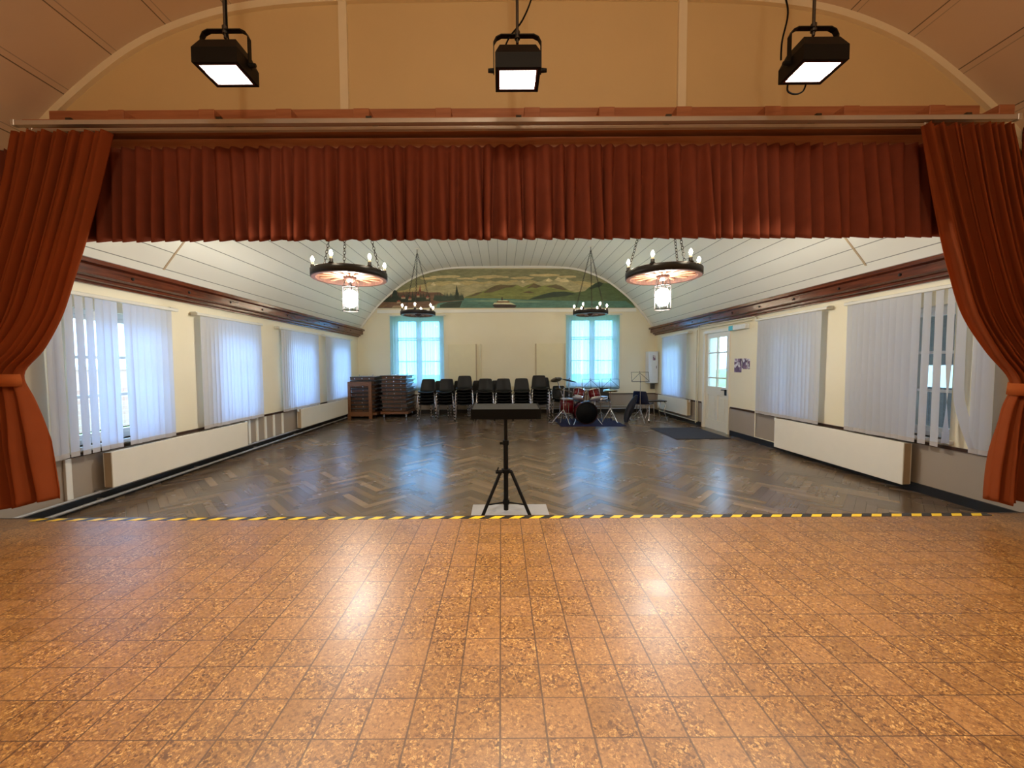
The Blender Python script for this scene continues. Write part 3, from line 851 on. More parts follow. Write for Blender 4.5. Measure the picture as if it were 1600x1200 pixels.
    layer([(278, 206), (281, 192), (284, 164), (287, 192), (291, 206)], 'roof', 14)
    for (x, y, w) in ((175, 250, 24), (215, 258, 20), (265, 240, 16), (320, 252, 18), (150, 276, 22)):
        layer([(x, y), (x, y - 10), (x + w, y - 10), (x + w, y)], 'house', 13)
        layer([(x - 3, y - 10), (x + w / 2, y - 20), (x + w + 3, y - 10)], 'roof', 14)
    layer([(45, 298), (60, 286), (90, 282), (92, 290), (70, 299)], 'brown', 14)
    layer([(120, 301), (130, 290), (175, 288), (180, 301)], 'house', 14)
    layer([(706, 287), (716, 281), (812, 281), (846, 288), (836, 301), (718, 301)], 'hull', 12)
    layer([(708, 281), (716, 272), (812, 272), (840, 283), (812, 282)], 'white', 13)
    layer([(728, 272), (732, 262), (800, 262), (806, 272)], 'brown', 13)
    layer([(738, 263), (740, 258), (792, 258), (794, 263)], 'white', 14)
    layer([(757, 259), (758, 240), (764, 240), (765, 259)], 'hull', 15)
    o = mb.build('mural', mats)
    tag(o, 'arched painted mural of a lake, mountains and a steamboat on the end wall', 'mural')
mural()

# ------------------------------------------------------------------ stage curtains
def interp(tab, t):
    if t <= tab[0][0]: return tab[0][1]
    for (a, va), (b, vb) in zip(tab, tab[1:]):
        if a <= t <= b:
            s = (t - a) / (b - a) if b > a else 0
            return va + (vb - va) * s
    return tab[-1][1]
def smooth_tab(tab):
    return catmull(tab, 8)
def side_curtain(sgn, inner, outer, hem, tie_z, label):
    """inner / outer: [(z, x)] edge curves, top to bottom"""
    Yc = 2.90
    inn = sorted(smooth_tab(inner)); out = sorted(smooth_tab(outer))
    ztop = inner[0][0]; nz, nu = 90, 220
    R = random.Random(11 if sgn < 0 else 23)
    ph = [R.uniform(0, 2 * PI) for _ in range(6)]
    mb = MB(); vs = []
    for i in range(nz + 1):
        t = i / nz
        z = ztop + (hem - ztop) * t
        xi, xo = interp(inn, z), interp(out, z)
        near = math.exp(-((z - tie_z) / 0.28) ** 2)
        below = max(0.0, min(1.0, (tie_z - z) / 0.5))
        amp = 0.030 + 0.028 * below - 0.004 * near
        for j in range(nu + 1):
            u = j / nu
            uu = u + 0.012 * math.sin(7 * u + ph[0]) + 0.01 * math.sin(2.3 * z + 5 * u + ph[1])
            x = xi + (xo - xi) * u
            nf = 13
            w = math.sin(2 * PI * nf * uu + ph[2] + 0.5 * math.sin(1.7 * z + ph[3])) + 0.45 * math.sin(2 * PI * nf * 0.53 * uu + ph[4] + 0.8 * z) + 0.3 * math.sin(2 * PI * nf * 1.9 * uu + ph[5])
            y = Yc - amp * w - 0.06 * near * math.sin(PI * u) - 0.05 * below * math.sin(PI * u)
            x += 0.010 * math.cos(2 * PI * nf * uu + ph[2])
            hz = 0.0
            if t > 0.93: hz = -0.035 * (t - 0.93) / 0.07 * (0.5 * math.sin(2 * PI * 3 * u + ph[1]) + 0.9 * u - 0.2)
            vs.append((x, y, z + hz))
    W = nu + 1
    mb.add(vs, [(i * W + j, i * W + j + 1, (i + 1) * W + j + 1, (i + 1) * W + j) for i in range(nz) for j in range(nu)], True)
    x0 = (interp(inn, tie_z) + interp(out, tie_z)) / 2
    root = thing('stage_curtain', label, 'curtain', (x0, Yc, SZ), 0, 'rust red stage curtains')
    o = mb.xform(Matrix.Translation((-x0, -Yc, -SZ))).build('drape', M['curtain'], root)
    so = o.modifiers.new('thickness', 'SOLIDIFY'); so.thickness = 0.004
    # tie band
    hw = abs(interp(inn, tie_z) - interp(out, tie_z)) / 2 + 0.015
    b = MB(); ring = []
    n = 40
    for (zz, e) in ((tie_z - 0.045, 0.006), (tie_z + 0.045, 0.0)):
        for j in range(n):
            a = 2 * PI * j / n
            ring.append((math.cos(a) * (hw + e), math.sin(a) * (0.15 + e), zz + 0.02 * math.cos(a) * sgn - SZ))
    b.add(ring, [(j, (j + 1) % n, n + (j + 1) % n, n + j) for j in range(n)], True)
    bo = b.build('tieback', M['band'], root); bo.location.y = -0.03
    so = bo.modifiers.new('thickness', 'SOLIDIFY'); so.thickness = 0.008
def edge(pts, Y=2.90):
    return [((lambda w: (w.z, w.x))(onY(x, y, Y))) for x, y in pts]
side_curtain(-1, edge([(172, 207), (158, 270), (140, 345), (120, 420), (98, 490), (66, 545), (31, 584), (42, 625), (58, 680), (70, 735), (78, 772)]),
             edge([(18, 207), (0, 300), (-25, 400), (-50, 490), (-70, 545), (-84, 584), (-90, 625), (-100, 680), (-108, 735), (-112, 800)]), onY(40, 786, 2.9).z, onY(20, 590, 2.9).z, 'rust red stage curtain tied back at the left side of the stage')
side_curtain(1, edge([(1440, 196), (1456, 270), (1472, 345), (1490, 420), (1512, 490), (1548, 550), (1582, 597), (1568, 640), (1556, 690), (1549, 730), (1545, 772)]),
             edge([(1584, 200), (1602, 300), (1625, 400), (1650, 490), (1672, 550), (1686, 597), (1696, 640), (1706, 690), (1712, 730), (1716, 790)]), onY(1570, 782, 2.9).z, onY(1590, 604, 2.9).z, 'rust red stage curtain tied back at the right side of the stage')

# dark side masking between rail end and wall
for sx, nm in ((-1, 'left'), (1, 'right')):
    x0, x1 = (-3.95, -4.46) if sx < 0 else (4.2, 4.83)
    mb = MB(); vs = []; nu = 40
    for z in (2.2, 3.50):
        for j in range(nu + 1):
            u = j / nu
            vs.append((x0 + (x1 - x0) * u * (1.0 if z < 3 else 0.25), 3.17 + 0.03 * math.sin(u * 2 * PI * 5), z))
    mb.add(vs, [(j, j + 1, nu + 2 + j, nu + 1 + j) for j in range(nu)], True)
    o = mb.build('side_drape', M['valance'])
    so = o.modifiers.new('thickness', 'SOLIDIFY'); so.thickness = 0.004
    tag(o, 'dark drape in the corner behind the %s stage curtain' % nm, 'drape')

# valance
def valance():
    x0, x1 = -3.45, 3.66; zt, zb = 3.205, 2.495; Yv = 3.10
    R = random.Random(9)
    # irregular pleats: list of pleat boundaries
    xs = [x0]
    while xs[-1] < x1: xs.append(xs[-1] + R.uniform(0.08, 0.135))
    xs[-1] = x1
    cols = []
    for k_ in range(len(xs) - 1):
        w = xs[k_ + 1] - xs[k_]; a = R.uniform(0.75, 1.25); lean = R.uniform(-0.02, 0.02)
        for q in range(12):
            f = q / 12
            s_ = math.sin(PI * min(1, f / 0.62)) if f < 0.62 else -0.55 * math.sin(PI * (f - 0.62) / 0.38)
            cols.append((xs[k_] + w * f, s_ * a, lean, R.uniform(-0.004, 0.004) if q == 0 else 0))
    cols.append((x1, 0, 0, 0))
    nz = 16; vs = []
    for i in range(nz + 1):
        t = i / nz
        for (x, s_, ln, hz) in cols:
            amp = 0.026 + 0.046 * t
            z = zt + (zb - zt) * t
            if i >= nz - 1: z -= 0.032 * s_
            vs.append((x + ln * t + 0.016 * t * s_, Yv - amp * s_, z))
    W = len(cols)
    mb = MB(); mb.add(vs, [(i * W + j, i * W + j + 1, (i + 1) * W + j + 1, (i + 1) * W + j) for i in range(nz) for j in range(W - 1)], True)
    o = mb.build('valance', M['valance'])
    so = o.modifiers.new('thickness', 'SOLIDIFY'); so.thickness = 0.004
    tag(o, 'pleated brick red valance hanging across the top of the stage opening', 'valance')
valance()
mb = MB(); mb.box(-3.5, 3.72, 3.14, 3.17, 3.19, 3.30, 0, 0.004)
tag(mb.build('valance_board', M['pine']), 'red-brown wooden board the pleated valance hangs from', 'board')
# beam with blocks above the rails
root = thing('pelmet_beam', 'long pine beam with spacer blocks above the curtain rails', 'beam', (0.1, 3.08, 3.33))
MB().box(-3.72, 3.76, -0.06, 0.16, 0.0, 0.055, 0, 0.004).build('lower_plank', M['pine'], root)
MB().box(-3.72, 3.76, 0.125, 0.165, 0.055, 0.235, 0, 0.004).build('back_plank', M['pine'], root)
bl_ = MB().box(-0.06, 0.06, -0.03, 0.125, 0.055, 0.14, 0, 0.003).mesh('spacer_block', M['pine'])
for i in range(12):
    o = bpy.data.objects.new('spacer_block', bl_); COL.objects.link(o); o.parent = root; o.location = (-3.0 + i * 0.62 + random.uniform(-.05, .05), 0, 0)
def rail(name, x0, x1, y, z, r, label):
    root = thing(name, label, 'curtain rail', (0, y, z), 0, 'curtain rails above the stage')
    mb = MB(); mb.prism([(-r, -r), (r, -r), (r, r * 0.6), (r * .5, r), (-r * .5, r), (-r, r * .6)], 0, x0, x1)
    mb.build('track', M['alu'], root)
    for x in (x0, x1): MB().box(x - 0.015, x + 0.015, -r * 1.15, r * 1.15, -r * 1.2, r * 1.15, 0, 0.004).build('end_stop', M['alu'], root)
    bk = MB()
    x = x0 + 0.4
    while x < x1 - 0.2:
        bk.box(x - 0.02, x + 0.02, -0.01, 0.01, r * 0.8, 3.331 - z); x += 1.1
    bk.build('rail_bracket', M['darksteel'], root)
rail('curtain_rail', -3.56, 3.80, 2.93, 3.296, 0.019, 'front aluminium curtain rail spanning the whole stage opening')
rail('curtain_rail', -3.54, 3.22, 3.02, 3.298, 0.014, 'thinner aluminium rail just behind the front curtain rail')

# ------------------------------------------------------------------ stage floods
def make_flood():
    root = thing('stage_flood', 'x', 'stage light', (0, 0, 0), 0, 'flood lights hanging over the stage')
    # housing: open-bottomed box with chamfered top; local origin = centre of the glass
    hx, hy = 0.136, 0.105
    mb = MB()
    R0 = [(-hx, -hy, -0.012), (hx, -hy, -0.012), (hx, hy, -0.012), (-hx, hy, -0.012)]
    R1 = [(-hx, -hy, 0.075), (hx, -hy, 0.075), (hx, hy, 0.075), (-hx, hy, 0.075)]
    R2 = [(-hx * .80, -hy * .66, 0.145), (hx * .80, -hy * .66, 0.145), (hx * .80, hy * .66, 0.145), (-hx * .80, hy * .66, 0.145)]
    I0 = [(x * .86, y * .82, z) for x, y, z in R0]; I1 = [(x * .86, y * .82, 0.004) for x, y, z in R0]
    q = [(j, (j + 1) % 4) for j in range(4)]
    mb.add(R0 + R1 + R2, [(a, b, 4 + b, 4 + a) for a, b in q] + [(4 + a, 4 + b, 8 + b, 8 + a) for a, b in q] + [(8, 9, 10, 11)])
    mb.add(R0 + I0 + I1, [(a, b, 4 + b, 4 + a) for a, b in q] + [(4 + a, 4 + b, 8 + b, 8 + a) for a, b in q] + [(8, 9, 10, 11)])
    for k_ in range(5): mb.box(-hx * .6, hx * .6, -0.05 + k_ * 0.025 - 0.004, -0.05 + k_ * 0.025 + 0.004, 0.115, 0.122)
    mb.build('housing', M['blackmetal'], root)
    # lit reflector with three facets
    g = MB(); a, b = hx * .80, hy * .74
    g.add([(-a, -b, 0.0), (a, -b, 0.0), (a, b, 0.0), (-a, b, 0.0)], [(3, 2, 1, 0)])
    g.build('reflector', M['floodglass'], root)
    fr = MB(); a, b, w = hx * .86, hy * .82, 0.008
    for qd in ((-a, a, -b, -b + w), (-a, a, b - w, b), (-a, -a + w, -b, b), (a - w, a, -b, b)): fr.box(*qd, -0.012, -0.003)
    fr.build('glass_frame', M['steel'], root)
    # yoke
    y = MB(); pts = [(-hx - 0.012, 0, 0.03)]
    prof = [(-hx - 0.012, 0.03), (-hx - 0.012, 0.205), (-hx + 0.004, 0.237), (-hx + 0.035, 0.252), (hx - 0.035, 0.252), (hx - 0.004, 0.237), (hx + 0.012, 0.205), (hx + 0.012, 0.03)]
    k_ = len(prof); t = 0.006; vs = []
    for i, (x, z) in enumerate(prof):
        cx, cz = x * (1 - t / 0.17), z - (t if abs(x) < hx else 0)
        for yy in (-0.016, 0.016): vs += [(x, yy, z), (cx, yy, cz)]
    fs = []
    for i in range(k_ - 1):
        a = 4 * i; b = a + 4
        fs += [(a, a + 1, b + 1, b), (a + 2, b + 2, b + 3, a + 3), (a, b, b + 2, a + 2), (a + 1, a + 3, b + 3, b + 1)]
    fs += [(0, 2, 3, 1), (4 * k_ - 4, 4 * k_ - 3, 4 * k_ - 1, 4 * k_ - 2)]
    y.add(vs, fs); y.build('yoke', M['blackmetal'], root)
    for s_ in (-1, 1):
        kn = MB(); kn.cyl((s_ * (hx + 0.010), 0, 0.045), (s_ * (hx + 0.045), 0, 0.045), 0.014, 0.011, 12)
        kn.build('tilt_knob', M['blackmetal'], root)
    return root
def finish_flood(root, loc, cable, label):
    root.location = loc; tag(root, label)
    zc = vault_z(loc[0], VAULT_S)
    H = zc - loc[2]
    r = MB(); r.cyl((0, 0, 0.205), (0, 0, H), 0.009, None, 8); r.cyl((0, 0, 0.23), (0, 0, 0.275), 0.017, None, 8)
    r.build('drop_rod', M['darksteel'], root)
    pl = MB(); pl.lathe([(0.0, H - 0.012), (0.04, H - 0.012), (0.045, H - 0.002), (0.0, H - 0.002)], 16); pl.build('ceiling_plate', M['darksteel'], root)
    c = MB(); c.tube(catmull(cable(H), 6), 0.005, 6); c.build('cable', M['rubber'], root)
    li = bpy.data.lights.new('flood_beam', 'AREA'); li.shape = 'RECTANGLE'; li.size, li.size_y = 0.22, 0.13
    li.energy = FLOOD; li.color = FLOOD_COL; li.spread = math.radians(115)
    lo = bpy.data.objects.new('flood_beam', li); COL.objects.link(lo); lo.parent = root; lo.location = (0, 0, -0.004); lo.rotation_euler = (-FLOOD_TILT, 0, 0)
f0 = make_flood(); f1 = copy_tree(f0); f2 = copy_tree(f0)
finish_flood(f0, (-1.685, 2.48, 3.315), lambda H: [(0.03, 0.0, 0.15), (0.02, 0, 0.19), (0.012, 0, 0.30), (0.02, 0, H * .6), (0.05, 0, H - .005)], 'black stage flood at the left, hanging on a rod with its cable alongside')
finish_flood(f1, (0.112, 2.48, 3.275), lambda H: [(-0.09, 0.0, 0.15), (-0.05, 0, 0.24), (0.03, 0, 0.34), (0.09, 0, 0.48), (0.10, 0, 0.62), (0.08, 0, H - .005)], 'black stage flood hanging in the middle, cable looping to the right of its rod')
finish_flood(f2, (1.935, 2.48, 3.31), lambda H: [(-0.16, 0.05, 0.10), (-0.17, 0.03, 0.20), (-0.16, 0, 0.34), (-0.185, 0, 0.5), (-0.17, 0, H * .75), (-0.165, 0, H - .02)], 'black stage flood at the right, cable hanging left of its rod')
sl = MB(); sl.tube(catmull([(-0.06, 0.12, 0.02), (-0.05, 0.135, -0.03), (0.0, 0.135, -0.05), (0.05, 0.135, -0.03), (0.06, 0.12, 0.02)], 5), 0.005, 6)
sl.build('spare_cable', M['rubber'], f2)

# added fill globe behind the viewer; brightens the wall above the stage and the curtains
root = thing('fill_globe', 'round warm globe added as fill, unseen on the stage ceiling behind the viewer', 'lamp', (0.15, -1.0, vault_z(0.15, VAULT_S) - 0.01))
MB().lathe([(0.0, -0.05), (0.07, -0.05), (0.09, 0.0), (0, 0.0)], 20).build('fill_base', M['trimwhite'], root)
MB().lathe([(0.13 * math.sin(PI * i / 12), -0.17 + 0.13 * math.cos(PI * i / 12)) for i in range(13)], 24).build('globe', emit('fill_globe_glow', FLOOD_COL + (1,), 6.0), root)
li = bpy.data.lights.new('fill_globe_light', 'POINT'); li.energy = STAGE_FILL; li.color = FLOOD_COL; li.shadow_soft_size = 0.14
lo = bpy.data.objects.new('fill_globe_light', li); COL.objects.link(lo); lo.parent = root; lo.location = (0, 0, -0.45)

# ------------------------------------------------------------------ wheel chandeliers
def chain_mb(p, q, link=0.052, r=0.0042, w=0.016):
    p, q = Vector(p), Vector(q); d = q - p; n = max(3, int(d.length / (link * 0.78)))
    t = d.normalized(); a = t.cross(Vector((0, 1, 0.3))).normalized(); b = t.cross(a)
    mb = MB()
    for i in range(n):
        c = p + d * ((i + 0.5) / n); e = a if i % 2 else b
        ring = []
        for j in range(10):
            an = 2 * PI * j / 10
            ring.append(c + t * (math.cos(an) * d.length / n * 0.62) + e * (math.sin(an) * w))
        mb.tube(ring, r, 5, False, True)
    return mb
def make_wheel(R, rot, lantern):
    root = thing('wheel_chandelier', 'x', 'chandelier', (0, 0, 0), 0, 'cartwheel chandeliers in the hall')
    rim = MB().lathe([(R, -0.045), (R, 0.045), (R - 0.008, 0.05), (R - 0.055, 0.05), (R - 0.06, 0.045), (R - 0.06, -0.045), (R - 0.055, -0.05), (R - 0.008, -0.05)], 56, None, False, 0, True)
    rim.build('rim', M['rimwood'], root)
    tyre = MB().lathe([(R + 0.004, -0.04), (R + 0.004, 0.04), (R - 0.001, 0.04), (R - 0.001, -0.04)], 56, None, True, 0, True)
    tyre.build('iron_tyre', M['iron'], root)
    for k_ in range(14):
        a = 2 * PI * (k_ + 0.5) / 14 + rot
        s_ = MB(); p = [(math.cos(a) * r_, math.sin(a) * r_, 0) for r_ in (0.06, 0.12, R * .5, R - 0.14, R - 0.055)]
        s_.tube(p, [0.018, 0.024, 0.020, 0.024, 0.016], 8); s_.build('spoke', M['spoke'], root)
    MB().lathe([(0.0, -0.085), (0.035, -0.085), (0.05, -0.07), (0.062, -0.06), (0.085, -0.03), (0.085, 0.03), (0.06, 0.06), (0.045, 0.075), (0, 0.08)], 24).build('hub', M['rimwood'], root)
    for k_ in range(6):
        a = 2 * PI * k_ / 6 + rot + 0.3
        mx = Matrix.Translation((math.cos(a) * (R - 0.03), math.sin(a) * (R - 0.03), 0.05))
        so = MB().lathe([(0.0, 0.0), (0.034, 0.0), (0.036, 0.01), (0.024, 0.02), (0.024, 0.055), (0.020, 0.058), (0, 0.058)], 14, mx); h = so.build('lamp_holder', M['iron'], root)
        MB().lathe([(0.016, 0.055), (0.016, 0.092), (0.0, 0.093)], 12, mx).build('candle_sleeve', M['candle'], h)
        MB().lathe([(0.0, 0.092), (0.010, 0.094), (0.019, 0.112), (0.021, 0.125), (0.015, 0.146), (0.006, 0.162), (0.0, 0.166)], 12, mx).build('bulb', M['bulb'], h)
    if lantern:
        c = MB()
        for z in (-0.15, -0.30, -0.46):
            c.lathe([(0.098, z - 0.005), (0.104, z - 0.005), (0.104, z + 0.005), (0.098, z + 0.005)], 24, None, False, 0, True)
        for k_ in range(6):
            a = 2 * PI * k_ / 6; x, y = math.cos(a) * 0.101, math.sin(a) * 0.101
            c.tube([(x * .7, y * .7, -0.06), (x, y, -0.15), (x, y, -0.46)], 0.004, 6)
        c.cyl((0, 0, -0.20), (0, 0, -0.08), 0.012, None, 8)
        cg = c.build('lantern_cage', M['iron'], root)
        MB().lathe([(0.0, -0.19), (0.05, -0.195), (0.088, -0.23), (0.093, -0.29), (0.085, -0.36), (0.05, -0.41), (0.0, -0.42)], 24).build('lantern_globe', M['lantern'], cg)
    return root
def hang_wheel(root, loc, apex, R, rot, label):
    root.location = loc; tag(root, label)
    ax = Vector((apex[0] - loc[0], apex[1] - loc[1], vault_z(apex[0]) - loc[2]))
    tp = ax - Vector((0, 0, 0.10))
    for k_ in range(3):
        a = 2 * PI * k_ / 3 + rot
        chain_mb((math.cos(a) * (R - 0.03), math.sin(a) * (R - 0.03), 0.05), tp).build('chain', M['iron'], root)
    MB().tube([tp, ax], 0.008, 8).build('ceiling_hook', M['iron'], root)
    MB().box(ax.x - 0.06, ax.x + 0.06, ax.y - 0.04, ax.y + 0.04, ax.z - 0.02, ax.z).build('ceiling_plate', M['trimwhite'], root)
wA = make_wheel(0.475, 0.1, True); wB = copy_tree(wA); wC = make_wheel(0.435, 0.25, False); wD = copy_tree(wC)
wB.rotation_euler.z = 0.5; wD.rotation_euler.z = 0.35
hang_wheel(wA, (-2.0, 5.2, 2.70), (-2.0, 5.2), 0.475, 0.75, 'large wheel chandelier with glowing lantern, above the left half of the hall near the stage')
hang_wheel(wB, (2.16, 5.2, 2.695), (2.16, 5.2), 0.475, 0.2, 'large wheel chandelier with glowing lantern, above the right half of the hall near the stage')
hang_wheel(wC, (-2.10, 9.9, 2.83), (-2.10, 9.9), 0.435, 0.6, 'distant wheel chandelier in front of the painted church spire, above the stacked tables')
hang_wheel(wD, (2.28, 9.9, 2.82), (2.28, 9.9), 0.435, 0.9, 'distant wheel chandelier in front of the mural, above the drum kit')

# ------------------------------------------------------------------ projector stand and mat
mb = MB(); mb.box(-0.31, 0.475, 3.45, 4.09, 0.001, 0.008, 0, 0.003)
tag(mb.build('floor_mat', M['greymat']), 'light grey square mat under the tripod stand', 'mat')
root = thing('tripod_stand', 'black tripod stand with a flat tray, at the stage edge', 'stand', (0.043, 3.83, 0.008))
tr = MB(); tr.box(-0.325, 0.325, -0.155, 0.145, -0.012, 0.012, 0, 0.004)
tr.xform(Matrix.Translation((0, 0, 1.075)) @ Matrix.Rotation(math.radians(5), 4, 'X'))
tray = tr.build('tray', M['tray'], root)
lip = MB(); lip.box(-0.335, 0.335, -0.165, -0.152, -0.085, 0.014, 0, 0.003); lip.box(-0.333, -0.323, -0.155, 0.145, -0.02, 0.018); lip.box(0.323, 0.333, -0.155, 0.145, -0.02, 0.018)
lip.xform(Matrix.Translation((0, 0, 1.075)) @ Matrix.Rotation(math.radians(5), 4, 'X'))
lip.build('tray_edge', M['rubber'], tray)
bk = MB(); bk.box(-0.06, 0.06, -0.06, 0.06, 0.98, 1.06, 0, 0.01); bk.build('tray_bracket', M['blackmetal'], root)
MB().cyl((0, 0, 0.70), (0, 0, 1.0), 0.018, None, 16).build('inner_pole', M['blackmetal'], root)
MB().cyl((0, 0, 0.04), (0, 0, 0.74), 0.024, None, 16).build('pole', M['blackmetal'], root)
c = MB(); c.cyl((0, 0, 0.70), (0, 0, 0.745), 0.032, None, 16); c.cyl((0, 0, 0.715), (-0.06, 0, 0.715), 0.012, None, 10); c.build('clamp', M['blackmetal'], root)
c = MB(); c.cyl((0, 0, 0.42), (0, 0, 0.455), 0.045, None, 18)
for k_ in range(3):
    a = -PI / 2 + PI / 3 + 2 * PI * k_ / 3
    c.box(-0.02, 0.02, -0.012, 0.012, 0.42, 0.455) if False else None
    c.tube([(0, 0, 0.437), (math.cos(a) * 0.065, math.sin(a) * 0.065, 0.437)], 0.017, 8)
c.build('collar', M['blackmetal'], root)
kn = MB(); kn.tube([(-0.03, -0.03, 0.437), (-0.10, -0.045, 0.437)], [0.012, 0.018], 10); kn.tube([(-0.09, -0.045, 0.437), (-0.075, -0.045, 0.485)], 0.007, 6)
kn.build('locking_knob', M['blackmetal'], root)
MB().cyl((0, 0, 0.10), (0, 0, 0.14), 0.034, None, 16).build('lower_collar', M['blackmetal'], root)
for k_ in range(3):
    a = -PI / 2 + PI / 3 + 2 * PI * k_ / 3
    dx, dy = math.cos(a), math.sin(a)
    lg = MB(); lg.tube([(dx * 0.06, dy * 0.06, 0.437), (dx * 0.275, dy * 0.275, 0.012)], 0.017, 10)
    leg = lg.build('leg', M['blackmetal'], root)
    MB().tube([(dx * 0.268, dy * 0.268, 0.025), (dx * 0.285, dy * 0.285, 0.001)], 0.021, 10).build('rubber_foot', M['rubber'], leg)
    MB().tube([(dx * 0.03, dy * 0.03, 0.12), (dx * 0.215, dy * 0.215, 0.13)], 0.008, 6).build('brace', M['blackmetal'], root)

# ------------------------------------------------------------------ radiators and pipes
def radiator(X, s, a, b, z0, z1, label, endnear=True):
    """front face at X + s*0.16"""
    root = thing('radiator', label, 'radiator', (X, (a + b) / 2, z0), 0, 'flat panel radiators on the side walls')
    L = (b - a) / 2; h = z1 - z0
    MB().box(s * 0.145, s * 0.16, -L, L, 0, h, 0, 0.004).build('front_panel', M['rad'], root)
    MB().box(s * 0.06, s * 0.075, -L, L, 0.01, h - 0.01, 0, 0.004).build('back_panel', M['rad'], root)
    for e in (-L, L):
        MB().box(s * 0.075, s * 0.145, e - 0.006 if e > 0 else e, e if e > 0 else e + 0.006, 0.006, h - 0.006).build('side_cover', M['raddark'], root)
    fin = MB()
    y = -L + 0.03
    while y < L - 0.02:
        fin.box(s * 0.08, s * 0.14, y, y + 0.004, 0.03, h - 0.012); y += 0.06
    fin.build('fins', M['raddark'], root)
    for y in (-L * .7, L * .7): MB().box(s * 0.003, s * 0.06, y - 0.02, y + 0.02, h * 0.2, h * 0.85).build('wall_bracket', M['rad'], root)
    v = MB(); e = L if endnear else -L; q = 1 if endnear else -1
    v.tube([(s * 0.11, e, h - 0.05), (s * 0.11, e + q * 0.05, h - 0.05)], 0.010, 8); v.lathe([(0.0, 0), (0.018, 0), (0.02, 0.03), (0.016, 0.06), (0, 0.06)], 12, Matrix.Translation((s * 0.11, e + q * 0.045, h - 0.055)))
    v.build('valve', M['socket'], root)
radiator(XL, 1, 4.24, 6.54, 0.165, 0.565, 'long ivory radiator on the left wall nearest the stage')
radiator(XL, 1, 8.32, 10.85, 0.165, 0.585, 'ivory radiator on the left wall beside the stacked tables', False)
radiator(XR, -1, 4.465, 6.60, 0.075, 0.57, 'long ivory radiator on the right wall nearest the stage')
radiator(XR, -1, 9.74, 11.55, 0.20, 0.60, 'ivory radiator on the right wall beyond the door', False)
def pipe(pts, r, mat, label, clips=None):
    root = thing('heating_pipe', label, 'pipe', pts[0], 0, 'wall pipes')
    p0 = Vector(pts[0]); q = [tuple(Vector(p) - p0) for p in pts]
    MB().tube(q, r, 10).build('tube', mat, root)
    if clips:
        c = MB()
        for (x, y, z, dx, dy) in clips:
            c.box(x - p0.x - abs(dx) - 0.008, x - p0.x + abs(dx) + 0.008, y - p0.y - abs(dy) - 0.008, y - p0.y + abs(dy) + 0.008, z - p0.z - r - 0.004, z - p0.z + r + 0.004)
        c.build('pipe_clip', M['pipe'], root)
ys = [4.2 + 1.35 * i for i in range(6)]
pipe([(XL + 0.055, YS + 0.03, 0.135), (XL + 0.055, 11.9, 0.135)], 0.014, M['pipe'], 'upper heating pipe along the foot of the left wall', [(XL + 0.03, y, 0.135, 0.02, 0) for y in ys])
pipe([(XL + 0.075, YS + 0.03, 0.045), (XL + 0.075, 11.9, 0.045)], 0.016, M['pipe'], 'lower heating pipe along the foot of the left wall', [(XL + 0.04, y, 0.045, 0.03, 0) for y in ys])
pipe([(XR - 0.05, 9.42, 2.42), (XR - 0.05, 9.42, 0.10), (XR - 0.05, 11.7, 0.10)], 0.014, M['creampipe'], 'cream pipe running down beside the door frame and along the floor')
pipe([(XR - 0.05, 9.36, 2.42), (XR - 0.05, 7.35, 2.39), (XR - 0.05, 7.3, 2.36), (XR - 0.05, 7.3, 2.30)], 0.013, M['creampipe'], 'upper cream pipe above the door')
pipe([(XR - 0.05, 9.50, 0.05), (XR - 0.05, 9.50, 2.34), (XR - 0.05, 7.45, 2.34)], 0.012, M['creampipe'], 'lower cream pipe rising beside the door and turning above it')
pipe([(XR - 0.045, 7.28, 0.62), (XR - 0.045, 7.28, 0.12), (XR - 0.045, 6.62, 0.12)], 0.010, M['creampipe'], 'small cream pipe feeding the radiator beside the posters')
pipe([(0.3, D - 0.06, 0.20), (4.4, D - 0.06, 0.20)], 0.016, M['pipe'], 'upper heating pipe along the end wall behind the drums')
pipe([(0.3, D - 0.06, 0.13), (4.4, D - 0.06, 0.13)], 0.016, M['pipe'], 'lower heating pipe along the end wall behind the drums')
# battens and conduit on the left dado
b0 = MB().box(XL, XL + 0.025, 0, 0.05, 0.14, 0.563, 0, 0.003).mesh('wall_batten', M['trimwhite'])
for i, y in enumerate((6.78, 7.0, 7.25, 7.52, 7.82)):
    o = bpy.data.objects.new('wall_batten', b0); COL.objects.link(o); o.location.y = y
    tag(o, 'white upright batten %s on the grey dado between the left radiators' % ['nearest the stage', 'second from the stage', 'in the middle of five', 'fourth from the stage', 'fifth from the stage'][i], 'batten', 'white battens on the left dado')
mb = MB().box(XL, XL + 0.03, 3.90, 3.96, 0.126, 0.565, 0, 0.003)
tag(mb.build('cable_duct', M['trimwhite']), 'white upright cable duct low on the left wall beside the stage curtain', 'cable duct')

# ------------------------------------------------------------------ fittings on the walls
root = thing('fuse_cabinet', 'white wall cabinet with a small notice in the far right corner', 'cabinet', (4.66, D, 0.93))
MB().box(-0.13, 0.17, -0.26, -0.001, 0, 0.97, 0, 0.004).build('body', M['cabinet'], root)
dr = MB().box(-0.125, 0.165, -0.275, -0.261, 0.005, 0.965, 0, 0.004).build('door', M['cabinet'], root)
MB().box(0.10, 0.115, -0.285, -0.275, 0.45, 0.53, 0, 0.003).build('handle', M['blackmetal'], dr)
MB().box(0.0, 0.075, -0.2765, -0.2752, 0.70, 0.85).build('notice', M['paperB'], dr)
t = MB(); t.box(4.69, 4.80, D - 0.10, D - 0.001, 0.74, 0.90, 0, 0.005)
tag(t.build('junction_box', M['darksteel']), 'small dark junction box below the white wall cabinet', 'box')
t = MB(); t.box(4.38, 4.50, D - 0.012, D - 0.001, 0.36, 0.44, 0, 0.003)
